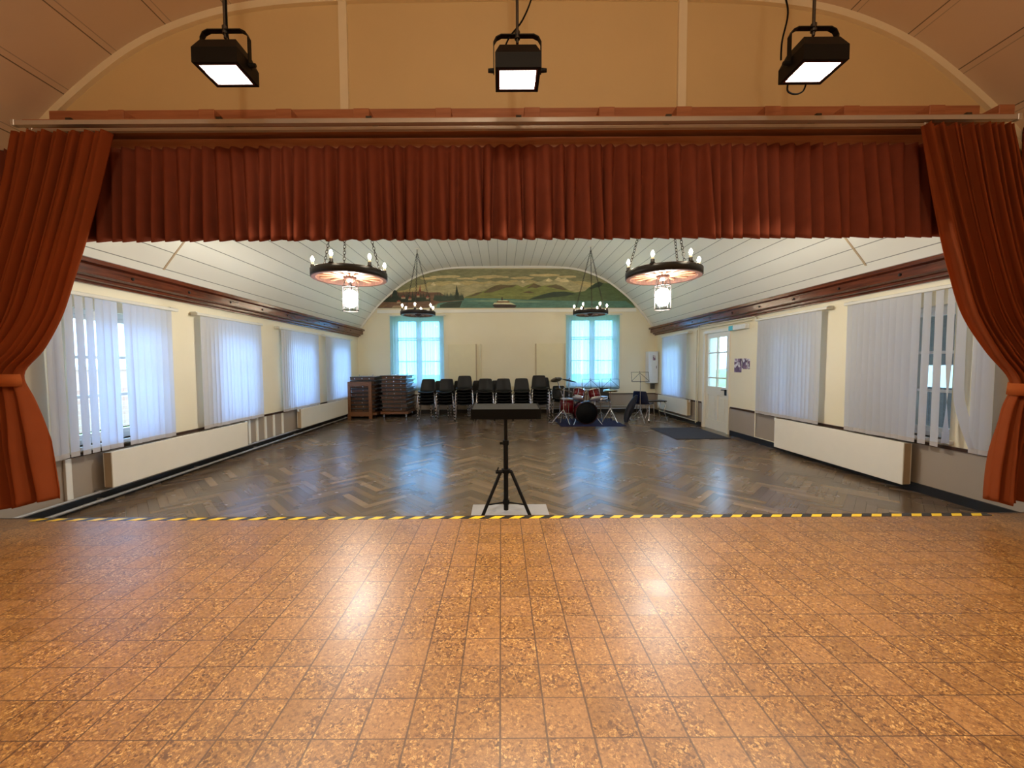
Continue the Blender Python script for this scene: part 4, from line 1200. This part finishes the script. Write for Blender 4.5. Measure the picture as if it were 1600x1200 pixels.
so = t.build('wall_socket', M['socket']); tag(so, 'white socket low on the end wall left of the cabinet', 'socket')
for (x0, x1, px, lb, ln) in ((-1.64, -0.76, -0.66, 'left of the middle', 1), (1.08, 1.93, 2.0, 'right of the middle', -1)):
    root = thing('wall_board', 'cream board projecting from the end wall, ' + ('behind the black chairs nearer the stacked tables' if ln > 0 else 'beside the window behind the drum kit'), 'board', ((x0 + x1) / 2, D, 1.0), 0, 'cream boards on the end wall')
    w = (x1 - x0) / 2
    MB().box(-w, w, -0.075, -0.001, 0, 1.17, 0, 0.004).build('panel', M['panel'], root)
    MB().box(-w if ln < 0 else w - 0.025, -w + 0.025 if ln < 0 else w, -0.080, -0.0755, 0, 1.17).build('shade_strip', M['raddark'], root)  # tan strip stands in for the shadow line along the board edge
    MB().cyl((px - (x0 + x1) / 2 + .02, -0.05, -0.95), (px - (x0 + x1) / 2 + .02, -0.05, 1.17), 0.022, None, 10).build('upright_post', M['creampipe'], root)
def paper(name, ya, yb, za, zb, mat, label):
    t = MB(); t.box(XR - 0.0025, XR - 0.0005, ya, yb, za, zb)
    tag(t.build(name, mat), label, 'poster', 'posters beside the door')
paper('poster', 7.80, 8.04, 1.33, 1.61, M['paperA'], 'tall printed poster nearest the door')
paper('poster', 7.62, 7.79, 1.40, 1.61, M['paperB'], 'printed poster in the middle of the three beside the door')
paper('poster', 7.54, 7.61, 1.40, 1.60, M['paperC'], 'narrow printed poster farthest from the door')
root = thing('emergency_light', 'white emergency light box above the door with a cyan end', 'light', (XR, 7.85, 2.19))
MB().box(-0.10, -0.001, -0.28, 0.12, 0, 0.10, 0, 0.008).build('casing', M['socket'], root)
MB().box(-0.104, -0.001, 0.12, 0.26, 0.0, 0.10, 0, 0.006).build('sign_cover', M['cyan'], root)
t = MB(); t.tube(catmull([(XR, 3.80, 1.92), (XR - 0.05, 3.80, 1.92), (XR - 0.09, 3.80, 1.90), (XR - 0.10, 3.80, 1.93)], 5), 0.008, 8)
tag(t.build('wall_hook', M['iron']), 'small dark hook on the right wall beside the stage curtain', 'hook')
t = MB(); t.box(3.50, 4.60, 7.68, 9.06, 0.001, 0.012, 0, 0.004)
tag(t.build('door_mat', M['mat']), 'dark blue-grey mat on the parquet in front of the door', 'mat')

# ------------------------------------------------------------------ stacked tables
def make_table():
    root = thing('folding_table', 'x', 'table', (0, 0, 0), 0, 'folded tables in the two stacks')
    w, L = 0.40, 0.95
    MB().box(-w, w, 0, L, 0.088, 0.112, 0, 0.004).build('tabletop', [M['laminate']], root)
    MB().box(-w + .01, w - .01, .01, L - .01, 0.112, 0.115).build('top_sheet', M['tabletop'], root)
    a = MB(); t = 0.022
    for q in ((-w + .05, w - .05, 0.03, 0.03 + t), (-w + .05, w - .05, L - .03 - t, L - .03), (-w + .05, -w + .05 + t, 0.03, L - .03), (w - .05 - t, w - .05, 0.03, L - .03)): a.box(*q, 0.018, 0.088)
    a.build('apron', M['oakdark'], root)
    for x in (-0.21, 0.21):
        l_ = MB(); l_.tube([(x, 0.008, 0.058), (x, L - 0.09, 0.058)], 0.014, 8); l_.build('leg', M['steel'], root)
    MB().tube([(0, 0.012, 0.06), (0, 0.03, 0.06)], 0.016, 8).build('catch', M['steel'], root)
    return root
t0 = make_table(); first = True
ORDS = ['lowest', 'second from the bottom', 'third from the bottom', 'fourth from the bottom', 'fifth from the bottom', 'sixth from the bottom', 'seventh from the bottom', 'topmost but one', 'topmost']
def stack_tables(cx, cy, z0, n, where):
    global first
    for i in range(n):
        o = t0 if first else copy_tree(t0); first = False
        o.location = (cx + random.uniform(-0.02, 0.02), cy + random.uniform(-0.015, 0.015), z0 + i * 0.1155)
        o.rotation_euler.z = random.uniform(-0.05, 0.03)
        tag(o, 'folded table, %s of the stack %s' % (ORDS[i] if i < n - 2 else ORDS[9 - (n - i)], where))
stack_tables(-4.0, 11.12, 0.16, 9, 'behind the wooden frame')
stack_tables(-3.08, 11.08, 0.19, 9, 'beside the black chairs')
def trolley(cx, cy, z0, label):
    root = thing('table_trolley', label, 'trolley', (cx, cy, 0), 0, 'trolleys under the folded tables')
    MB().box(-0.40, 0.40, 0, 0.95, z0 - 0.075, z0 - 0.002, 0, 0.006).build('deck', M['oak'], root)
    for x in (-0.32, 0.32):
        for y in (0.1, 0.85):
            c = MB(); c.tube([(x - 0.012, y, 0.035), (x + 0.012, y, 0.035)], 0.035, 12); c.box(x - 0.02, x + 0.02, y - 0.02, y + 0.02, 0.06, z0 - 0.075)
            c.build('caster', M['steel'], root)
trolley(-4.0, 11.12, 0.16, 'low wheeled trolley under the table stack in the left corner')
trolley(-3.08, 11.08, 0.19, 'low wheeled trolley under the table stack beside the black chairs')
root = thing('wooden_frame', 'upright orange-brown wooden frame leaning in front of the left table stack', 'frame', (-4.03, 10.98, 0.0), 0.02)
for x in (-0.30, 0.30): MB().box(x - 0.045, x + 0.045, -0.03, 0.03, 0.0, 1.06, 0, 0.006).build('stile', M['oak'], root)
MB().box(-0.255, 0.255, -0.02, 0.02, 0.07, 0.20, 0, 0.004).build('lower_rail', M['oak'], root)
MB().box(-0.255, 0.255, -0.02, 0.02, 0.93, 1.06, 0, 0.004).build('upper_rail', M['oak'], root)
for x in (-0.26, -0.08, 0.12): MB().tube([(x, 0.035, 1.061), (x, 0.035, 1.0)], 0.012, 8).build('peg', M['steel'], root)
bt = thing('metal_bracket', 'small metal leg brackets lying on top of the left table stack', 'bracket', (-3.95, 11.25, 0.16 + 9 * 0.1155 + 0.0))
bb = MB(); bb.tube([(-0.18, 0, 0.06), (-0.18, 0, 0.012), (0.22, 0, 0.012), (0.22, 0, 0.06)], 0.010, 8); bb.build('bracket_bar', M['steel'], bt)
bt = thing('metal_bracket', 'small metal leg brackets lying on top of the right table stack', 'bracket', (-3.0, 11.25, 0.19 + 9 * 0.1155 + 0.0))
bb = MB(); bb.tube([(-0.18, 0, 0.07), (-0.18, 0, 0.012), (0.26, 0.1, 0.012), (0.26, 0.1, 0.07)], 0.010, 8); bb.build('bracket_bar', M['steel'], bt)

# ------------------------------------------------------------------ black shell chairs
def shell_mb(th=0.007):
    # centre profile of seat and back (y, z), facing -Y
    prof = catmull([(-0.235, 0.425), (-0.215, 0.447), (-0.15, 0.452), (-0.05, 0.437), (0.06, 0.430), (0.14, 0.440), (0.185, 0.485), (0.205, 0.56), (0.225, 0.65), (0.245, 0.74), (0.262, 0.80)], 3)
    n = len(prof); nu = 12; vs = []
    for i, (y, z) in enumerate(prof):
        t = i / (n - 1)
        hw = interp([(0, 0.215), (0.25, 0.235), (0.5, 0.232), (0.62, 0.215), (0.8, 0.20), (0.95, 0.175), (1.0, 0.15)], t)
        for j in range(nu + 1):
            u = 2 * j / nu - 1
            dish = 0.028 * u * u * (1 if t < 0.55 else 1.2)
            if t < 0.5: vs.append((hw * u, y, z + dish))
            else:
                s_ = min(1, (t - 0.5) / 0.12)
                vs.append((hw * u, y - dish * s_, z + dish * (1 - s_)))
    W = nu + 1
    return MB().add(vs, [(i * W + j, i * W + j + 1, (i + 1) * W + j + 1, (i + 1) * W + j) for i in range(n - 1) for j in range(nu)], True)
def make_chair(mat):
    root = thing('shell_chair', 'x', 'chair', (0, 0, 0), 0, 'stacked black chairs')
    o = shell_mb().build('shell', mat, root)
    so = o.modifiers.new('thickness', 'SOLIDIFY'); so.thickness = 0.008; so.offset = -1
    for sx in (-1, 1):
        MB().tube([(sx * 0.20, -0.17, 0.425), (sx * 0.222, -0.185, 0.40), (sx * 0.252, -0.215, 0.006)], 0.0105, 8).build('leg', M['steel'], root)
        MB().tube([(sx * 0.20, 0.13, 0.425), (sx * 0.222, 0.15, 0.40), (sx * 0.252, 0.235, 0.006)], 0.0105, 8).build('leg', M['steel'], root)
        MB().tube([(sx * 0.20, -0.17, 0.425), (sx * 0.20, 0.13, 0.425)], 0.010, 8).build('seat_rail', M['steel'], root)
    f_ = MB()
    for sx in (-1, 1):
        for y in (-0.2165, 0.2365): f_.cyl((sx * 0.2525, y, 0.0), (sx * 0.2515, y, 0.03), 0.014, None, 8)
    f_.build('leg_cap', M['rubber'], root)
    return root
ch = make_chair(M['blackplastic']); ch_used = [False]
NTH = {1: 'topmost', 2: 'second from the top', 3: 'third from the top', 4: 'fourth from the top', 5: 'fifth from the top', 6: 'sixth from the top'}
def stack_chairs(x, y, n, where, rz=0.0, group='stacked black chairs'):
    for i in range(n):
        o = copy_tree(ch) if ch_used[0] else ch; ch_used[0] = True
        c_, s_ = math.cos(rz), math.sin(rz); dy = -0.018 * i
        o.location = (x - s_ * dy, y + c_ * dy, i * 0.083); o.rotation_euler.z = rz + random.uniform(-.008, .008)
        o['group'] = group
        pre = NTH[n - i] + ' black chair, ' if n > 1 else 'single black chair, '
        tag(o, pre + where)
stack_chairs(-2.04, 10.72, 5, 'stack beside the folded tables', 0.03)
stack_chairs(-1.53, 10.70, 5, 'second front stack from the folded tables', -0.02)
stack_chairs(-1.01, 10.66, 6, 'tall front stack near the left window', 0.04)
stack_chairs(-0.44, 10.72, 5, 'front stack behind the tray left end', 0.0)
stack_chairs(0.07, 10.68, 5, 'front stack right behind the tripod pole', 0.03)
stack_chairs(0.57, 10.72, 5, 'front stack behind the tray right end', -0.04)
stack_chairs(1.06, 10.66, 6, 'tall front stack nearest the drum kit', 0.02)
stack_chairs(-1.80, 11.45, 4, 'rear stack nearest the folded tables', 0.0)
stack_chairs(-1.22, 11.45, 4, 'rear stack behind the second front stack', 0.0)
stack_chairs(-0.66, 11.45, 4, 'rear stack behind the tall third stack', 0.0)
stack_chairs(-0.10, 11.45, 4, 'rear stack behind the middle front stack', 0.0)
stack_chairs(1.24, 11.45, 5, 'rear stack nearest the drum kit', 0.0)
stack_chairs(1.72, 11.3, 2, 'low pair behind the dark cymbal', 0.05)
stack_chairs(2.10, 11.55, 1, 'behind the red drums below the end window', 0.1, 'loose chairs by the drum kit')
stack_chairs(3.02, 11.50, 1, 'right of the red drums below the end window', -0.2, 'loose chairs by the drum kit')
o = copy_tree(ch); o.location = (3.80, 10.35, 0); o.rotation_euler.z = 2.45; o['group'] = 'loose chairs by the drum kit'
tag(o, 'navy blue shell chair beside the tallest music stand')
for c in o.children:
    if c.name.startswith('shell'):
        c.data = c.data.copy(); c.data.materials[0] = M['bluechair']

# ------------------------------------------------------------------ drum kit
t = MB(); t.box(1.45, 3.05, 9.34, 10.7, 0.001, 0.012, 0, 0.004)
tag(t.build('rug', M['rug']), 'dark blue rug under the drum kit', 'rug')
RG = 0.012
def cyl_drum(root, name, r, h, mx, top, bottom, lugs=6):
    sh = MB().lathe([(r - .006, 0.012), (r, 0.012), (r, h - 0.012), (r - .006, h - 0.012)], 32, mx, True, 0, True).build(name, M['drum'], root)
    MB().lathe([(0.0, h), (r - 0.004, h - 0.001), (r - 0.004, h - 0.004), (0, h - 0.004)], 32, mx).build('drum_head', top, sh)
    MB().lathe([(0.0, 0.0), (r - 0.004, 0.001), (r - 0.004, 0.004), (0, 0.004)], 32, mx).build('drum_head', bottom, sh)
    for z in (0.0, h - 0.03):
        MB().lathe([(r + .001, z), (r + .009, z), (r + .009, z + 0.03), (r + .001, z + 0.03)], 32, mx, False, 0, True).build('hoop', M['steel'], sh)
    lg = MB()
    for k_ in range(lugs):
        a = 2 * PI * k_ / lugs + 0.2; p = Vector((math.cos(a) * (r + 0.006), math.sin(a) * (r + 0.006), 0.02)); q = Vector((p.x, p.y, h - 0.02))
        lg.tube([mx @ p, mx @ q], 0.006, 6)
    lg.build('lugs', M['steel'], sh)
    return sh
root = thing('bass_drum', 'bass drum with black front skin and two red toms mounted on it', 'drum', (2.14, 9.62, RG), 0.06, 'red drum kit')
mx = Matrix.Translation((0, -0.02, 0.285)) @ Matrix.Rotation(-PI / 2, 4, 'X')
r = 0.268
MB().lathe([(r - .008, 0.02), (r, 0.02), (r, 0.40), (r - .008, 0.40)], 40, mx, True, 0, True).build('shell', M['drum'], root)
MB().lathe([(0.0, 0.012), (r - 0.01, 0.012), (r - 0.004, 0.02), (0, 0.022)], 40, mx).build('drum_head', M['blackskin'], root)
MB().lathe([(0.0, 0.41), (r - 0.01, 0.41), (r - 0.004, 0.40), (0, 0.40)], 40, mx).build('drum_head', M['blackskin'], root)
for z in (0.0, 0.385):
    MB().lathe([(r + .001, z), (r + .014, z), (r + .014, z + 0.035), (r + .001, z + 0.035)], 40, mx, False, 0, True).build('hoop', M['blackmetal'], root)
for sx in (-1, 1):
    sp = MB(); sp.tube([(sx * 0.24, 0.06, 0.20), (sx * 0.36, -0.10, 0.006)], 0.009, 8); sp.build('spur', M['steel'], root)
cl = MB()
for k_ in range(8):
    a = 2 * PI * k_ / 8 + 0.2
    cl.box(-0.012, 0.012, -0.012, 0.03, -0.012, 0.012)
    n0 = len(cl.v) - 8
    T = mx @ Matrix.Rotation(a, 4, 'Z') @ Matrix.Translation((r + 0.012, 0, 0.015))
    for q in range(n0, n0 + 8): cl.v[q] = tuple(T @ Vector(cl.v[q]))
cl.build('claw_hooks', M['steel'], root)
hd = MB(); hd.box(-0.05, 0.05, 0.10, 0.18, 0.545, 0.575, 0, 0.006)
hd.tube([(-0.03, 0.14, 0.57), (-0.03, 0.14, 0.86)], 0.013, 8); hd.tube([(0.03, 0.14, 0.57), (0.03, 0.14, 0.86)], 0.013, 8)
hd.tube([(-0.03, 0.14, 0.82), (-0.10, 0.14, 0.80)], 0.010, 8); hd.tube([(0.03, 0.14, 0.82), (0.10, 0.14, 0.80)], 0.010, 8)
hd.build('tom_holder', M['steel'], root)
cyl_drum(root, 'rack_tom', 0.145, 0.24, Matrix.Translation((-0.20, 0.10, 0.65)) @ Matrix.Rotation(-0.42, 4, 'X') @ Matrix.Rotation(0.28, 4, 'Y'), M['drumhead'], M['drumhead'])
cyl_drum(root, 'rack_tom', 0.155, 0.25, Matrix.Translation((0.24, 0.10, 0.62)) @ Matrix.Rotation(-0.38, 4, 'X') @ Matrix.Rotation(-0.12, 4, 'Y'), M['drumhead'], M['drumhead'])
root = thing('floor_tom', 'red floor tom on three legs left of the bass drum', 'drum', (1.72, 10.02, RG), 0, 'red drum kit')
cyl_drum(root, 'shell', 0.19, 0.38, Matrix.Translation((0, 0, 0.24)), M['drumhead'], M['drumhead'])
for k_ in range(3):
    a = 2 * PI * k_ / 3 + 0.5; x, y = math.cos(a) * 0.212, math.sin(a) * 0.212
    MB().tube([(x, y, 0.52), (x, y, 0.10), (x * 1.08, y * 1.08, 0.0)], 0.008, 8).build('leg', M['steel'], root)
def tripod(mb, r, zh, zf=0.0, ph=0.5, rr=0.008):
    for k_ in range(3):
        a = 2 * PI * k_ / 3 + ph
        mb.append(MB().tube([(0, 0, zh), (math.cos(a) * r, math.sin(a) * r, zf + rr)], rr, 8))
root = thing('snare_drum', 'shallow silver snare drum on a tripod stand right of the red toms', 'drum', (2.62, 10.15, RG), 0, 'red drum kit')
sh = MB().lathe([(0.172, 0.012), (0.178, 0.012), (0.178, 0.13), (0.172, 0.13)], 32, Matrix.Translation((0, 0, 0.52)), True, 0, True).build('shell', M['steel'], root)
MB().lathe([(0.0, 0.142), (0.174, 0.141), (0.174, 0.136), (0, 0.136)], 32, Matrix.Translation((0, 0, 0.52))).build('drum_head', M['drumhead'], root)
hp = MB()
for z in (0.52, 0.635): hp.lathe([(0.179, z), (0.188, z), (0.188, z + 0.025), (0.179, z + 0.025)], 32, None, False, 0, True)
hp.build('hoop', M['steel'], root)
ls = []; tripod(ls, 0.24, 0.26); [q.build('leg', M['steel'], root) for q in ls]
st = MB(); st.tube([(0, 0, 0.15), (0, 0, 0.46)], 0.012, 8)
for k_ in range(3):
    a = 2 * PI * k_ / 3; st.tube([(0, 0, 0.46), (math.cos(a) * 0.17, math.sin(a) * 0.17, 0.512)], 0.007, 6)
st.build('basket', M['steel'], root)
def cymbal_stand(loc, h, R, mat, tilt, label, off=(0, 0), double=False, ph=0.5, foot=0.30):
    root = thing('cymbal_stand', label, 'cymbal stand', loc, 0, 'cymbals of the drum kit')
    ls = []; tripod(ls, foot, 0.36, 0, ph, 0.010); [q.build('leg', M['steel'], root) for q in ls]
    p = MB(); p.tube([(0, 0, 0.12), (0, 0, h * .62), (off[0] * .5, off[1] * .5, h * .82), (off[0], off[1], h + 0.05)], 0.011, 8)
    p.lathe([(0.011, h * .60), (0.02, h * .60), (0.02, h * .64), (0.011, h * .64)], 12)
    p.build('pole', M['steel'], root)
    mx = Matrix.Translation((off[0], off[1], h)) @ Matrix.Rotation(tilt[0], 4, 'X') @ Matrix.Rotation(tilt[1], 4, 'Y')
    for dz in ((0, 0.03) if double else (0,)):
        MB().lathe([(0.012, 0.022 + dz), (0.03, 0.016 + dz), (0.045, 0.004 + dz), (R * .7, -0.004 + dz), (R, -0.012 + dz), (R, -0.0135 + dz), (R * .7, -0.0055 + dz), (0.045, 0.0025 + dz), (0.012, 0.02 + dz)], 36, mx, True, 0, True).build('cymbal', mat, root)
    MB().lathe([(0, 0.055), (0.012, 0.055), (0.014, 0.03), (0, 0.03)], 10, mx).build('wing_nut', M['blackmetal'], root)
cymbal_stand((1.62, 10.20, 0), 1.13, 0.15, M['darkcymbal'], (0.35, -0.25), 'dark tilted cymbal on a stand in front of the chairs', (-0.18, -0.1), ph=0.2)
cymbal_stand((1.58, 9.75, RG), 0.86, 0.23, M['cymbal'], (-0.15, 0.22), 'pale crash cymbal left of the red toms', (0.02, 0.05), ph=0.9)
cymbal_stand((1.83, 10.40, RG), 1.08, 0.20, M['darkcymbal'], (-0.1, 0.25), 'high dark cymbal behind the left red tom', (0, 0), ph=0.0)
cymbal_stand((2.82, 9.95, RG), 0.82, 0.19, M['cymbal'], (0.05, 0.0), 'hi-hat pair of pale cymbals right of the drum kit', (0, 0), True, ph=1.2, foot=0.22)
root = thing('drum_stool', 'low black round drum stool behind the snare', 'stool', (2.30, 10.60, RG))
MB().lathe([(0.0, 0.42), (0.15, 0.42), (0.165, 0.44), (0.165, 0.48), (0.14, 0.50), (0, 0.505)], 24).build('seat', M['blackplastic'], root)
MB().tube([(0, 0, 0.1), (0, 0, 0.42)], 0.015, 8).build('pole', M['steel'], root)
ls = []; tripod(ls, 0.24, 0.28); [q.build('leg', M['steel'], root) for q in ls]

# ------------------------------------------------------------------ music stands
def make_mstand():
    root = thing('music_stand', 'x', 'music stand', (0, 0, 0), 0, 'folding wire music stands')
    d = MB(); w, h = 0.225, 0.25; r = 0.005
    for p, q in (((-w, 0), (w, 0)), ((w, 0), (w, h)), ((w, h), (-w, h)), ((-w, h), (-w, 0)), ((0, -0.02), (0, h + 0.03)), ((0, h * .92), (-w, 0.02)), ((0, h * .92), (w, 0.02))):
        d.tube([(p[0], 0, p[1]), (q[0], 0, q[1])], r, 6)
    d.box(-w, w, -0.035, 0.0, -0.006, 0.004)
    d.xform(Matrix.Rotation(-0.2, 4, 'X'))
    d.build('desk', M['blackmetal'], root)
    return root
def place_ms(root, loc, z, rz, label, foot=0.3):
    root.location = loc; root.rotation_euler.z = rz; tag(root, label)
    for c in root.children: c.location.z = z
    MB().tube([(0, 0.012, 0.10), (0, 0.012, z * .55)], 0.011, 8).build('lower_pole', M['steel'], root)
    MB().tube([(0, 0.012, z * .55), (0, 0.012, z + 0.02)], 0.007, 8).build('upper_pole', M['steel'], root)
    ls = []; tripod(ls, foot, 0.34, 0, 0.6, 0.008); [q.build('leg', M['steel'], root) for q in ls]
ma = make_mstand(); mb_ = copy_tree(ma); mc = copy_tree(ma)
place_ms(ma, (2.38, 10.22, RG), 0.86, 0.0, 'black wire music stand directly above the bass drum', 0.22)
place_ms(mb_, (2.95, 10.38, RG), 0.86, -0.08, 'black wire music stand above the hi-hat, leaning slightly', 0.24)
place_ms(mc, (3.58, 9.92, 0), 1.06, 0.03, 'tallest black wire music stand, right of the drum kit', 0.26)

# gig bag, bench
root = thing('instrument_bag', 'navy soft instrument bag leaning at the right edge of the rug', 'bag', (3.28, 9.92, 0.0))
vs = []; n = 16; ky = 14
for i in range(ky + 1):
    t = i / ky
    x = -0.06 + 0.30 * t ** 1.4; z = 0.01 + 0.70 * t
    w = 0.02 + 0.085 * math.sin(PI * min(1, t * 0.93 + 0.05)) ** 0.7; dpt = 0.03 + 0.05 * math.sin(PI * t) ** 0.8
    for j in range(n):
        a = 2 * PI * j / n
        vs.append((x + w * math.cos(a), 0.10 * t + dpt * math.sin(a), z))
b = MB(); b.add(vs, [(i * n + j, i * n + (j + 1) % n, (i + 1) * n + (j + 1) % n, (i + 1) * n + j) for i in range(ky) for j in range(n)], True)
b.add(vs[:n], [tuple(range(n))]); b.add(vs[-n:], [tuple(range(n))])
b.build('bag_body', M['navy'], root)
MB().tube(catmull([(0.0, -0.05, 0.2), (0.0, -0.10, 0.3), (0.06, -0.11, 0.42), (0.10, -0.045, 0.5)], 5), 0.010, 6).build('strap', M['blackmetal'], root)
root = thing('keyboard_bench', 'small dark bench with bent steel legs by the end of the right radiator', 'bench', (4.12, 10.45, 0.0), 0.1)
MB().box(-0.30, 0.30, -0.17, 0.17, 0.50, 0.53, 0, 0.008).build('seat', M['laminate'], root)
for sx in (-1, 1):
    for sy in (-1, 1):
        MB().tube(catmull([(sx * 0.24, sy * 0.13, 0.50), (sx * 0.29, sy * 0.14, 0.44), (sx * 0.24, sy * 0.15, 0.25), (sx * 0.33, sy * 0.17, 0.0)], 5), 0.011, 8).build('leg', M['steel'], root)

# ------------------------------------------------------------------ outside
mb = MB(); mb.box(-60, 60, -30, 70, -0.40, -0.13)
struct('ground_lawn', mb, M['lawn'], 'green lawn outside the windows', 'ground')
mb = MB(); mb.box(-9.0, XL - 0.31, 0, 14, -0.12, -0.06)
struct('path', mb, M['paving'], 'pale paving outside the left windows', 'path')
mb = MB(); mb.box(XR + 0.31, 7.6, 0, 12.5, -0.12, -0.04)
struct('path_terrace', mb, M['paving'], 'pale terrace paving outside the door', 'path')
root = thing('neighbour_wall', 'pale brick garden wall outside the left windows', 'garden wall', (-10.5, 6, -0.1))
MB().box(-0.15, 0.15, -8, 8, 0, 1.55).build('wall_body', M['brick'], root)
MB().box(-0.2, 0.2, -8, 8, 1.55, 1.63).build('coping', M['paving'], root)
vs = []; ny, nx = 20, 10
for i in range(ny + 1):
    for j in range(nx + 1):
        x = 12 + 30 * j / nx; y = -10 + 50 * i / ny
        vs.append((x, y, -0.13 + 5.0 * (j / nx) ** 1.3 + 0.25 * math.sin(y * .5 + j)))
mb = MB(); mb.add(vs, [(i * (nx + 1) + j, i * (nx + 1) + j + 1, (i + 1) * (nx + 1) + j + 1, (i + 1) * (nx + 1) + j) for i in range(ny) for j in range(nx)], True)
struct('hill', mb, M['lawn'], 'grassy slope rising beyond the terrace', 'hill')
root = thing('terrace_railing', 'dark railing along the terrace outside the door', 'railing', (7.5, 7.6, -0.04))
MB().box(-0.03, 0.03, 0, 4.6, 0.98, 1.03).build('top_rail', M['porch'], root)
MB().box(-0.02, 0.02, 0, 4.6, 0.30, 0.34).build('bottom_rail', M['porch'], root)
for i in range(12):
    MB().box(-0.02, 0.02, 0.1 + i * 0.4, 0.14 + i * 0.4, 0.0, 0.98).build('post', M['porch'], root)
root = thing('backdrop_shed', 'white shed added beyond the porch as a bright patch through its opening', 'shed', (9.6, 7.6, -0.13))  # invented pale box, so the porch opening shows something bright
MB().box(0, 2.2, 0, 3.2, 0, 2.1).build('shed_walls', M['paving'], root)
MB().prism([(-0.15, 2.1), (3.35, 2.1), (1.6, 2.9)], 0, -0.15, 2.35).build('shed_roof', M['brick'], root)
root = thing('porch', 'timber porch shading the right windows nearest the stage', 'porch', (XR + 0.31, 2.4, -0.04))
MB().box(0, 2.4, 0, 5.3, 2.65, 2.78).build('roof', M['porch'], root)
pw = holed(lambda u, z, d: (2.3 + d, u, z), 0, 5.3, 0, 2.65, [(3.5, 4.9, 1.12, 1.5)], 0.06)
pw.build('screen_wall', M['porch'], root)
MB().box(0, 2.3, 0, 0.06, 0, 2.65).build('end_wall', M['porch'], root)
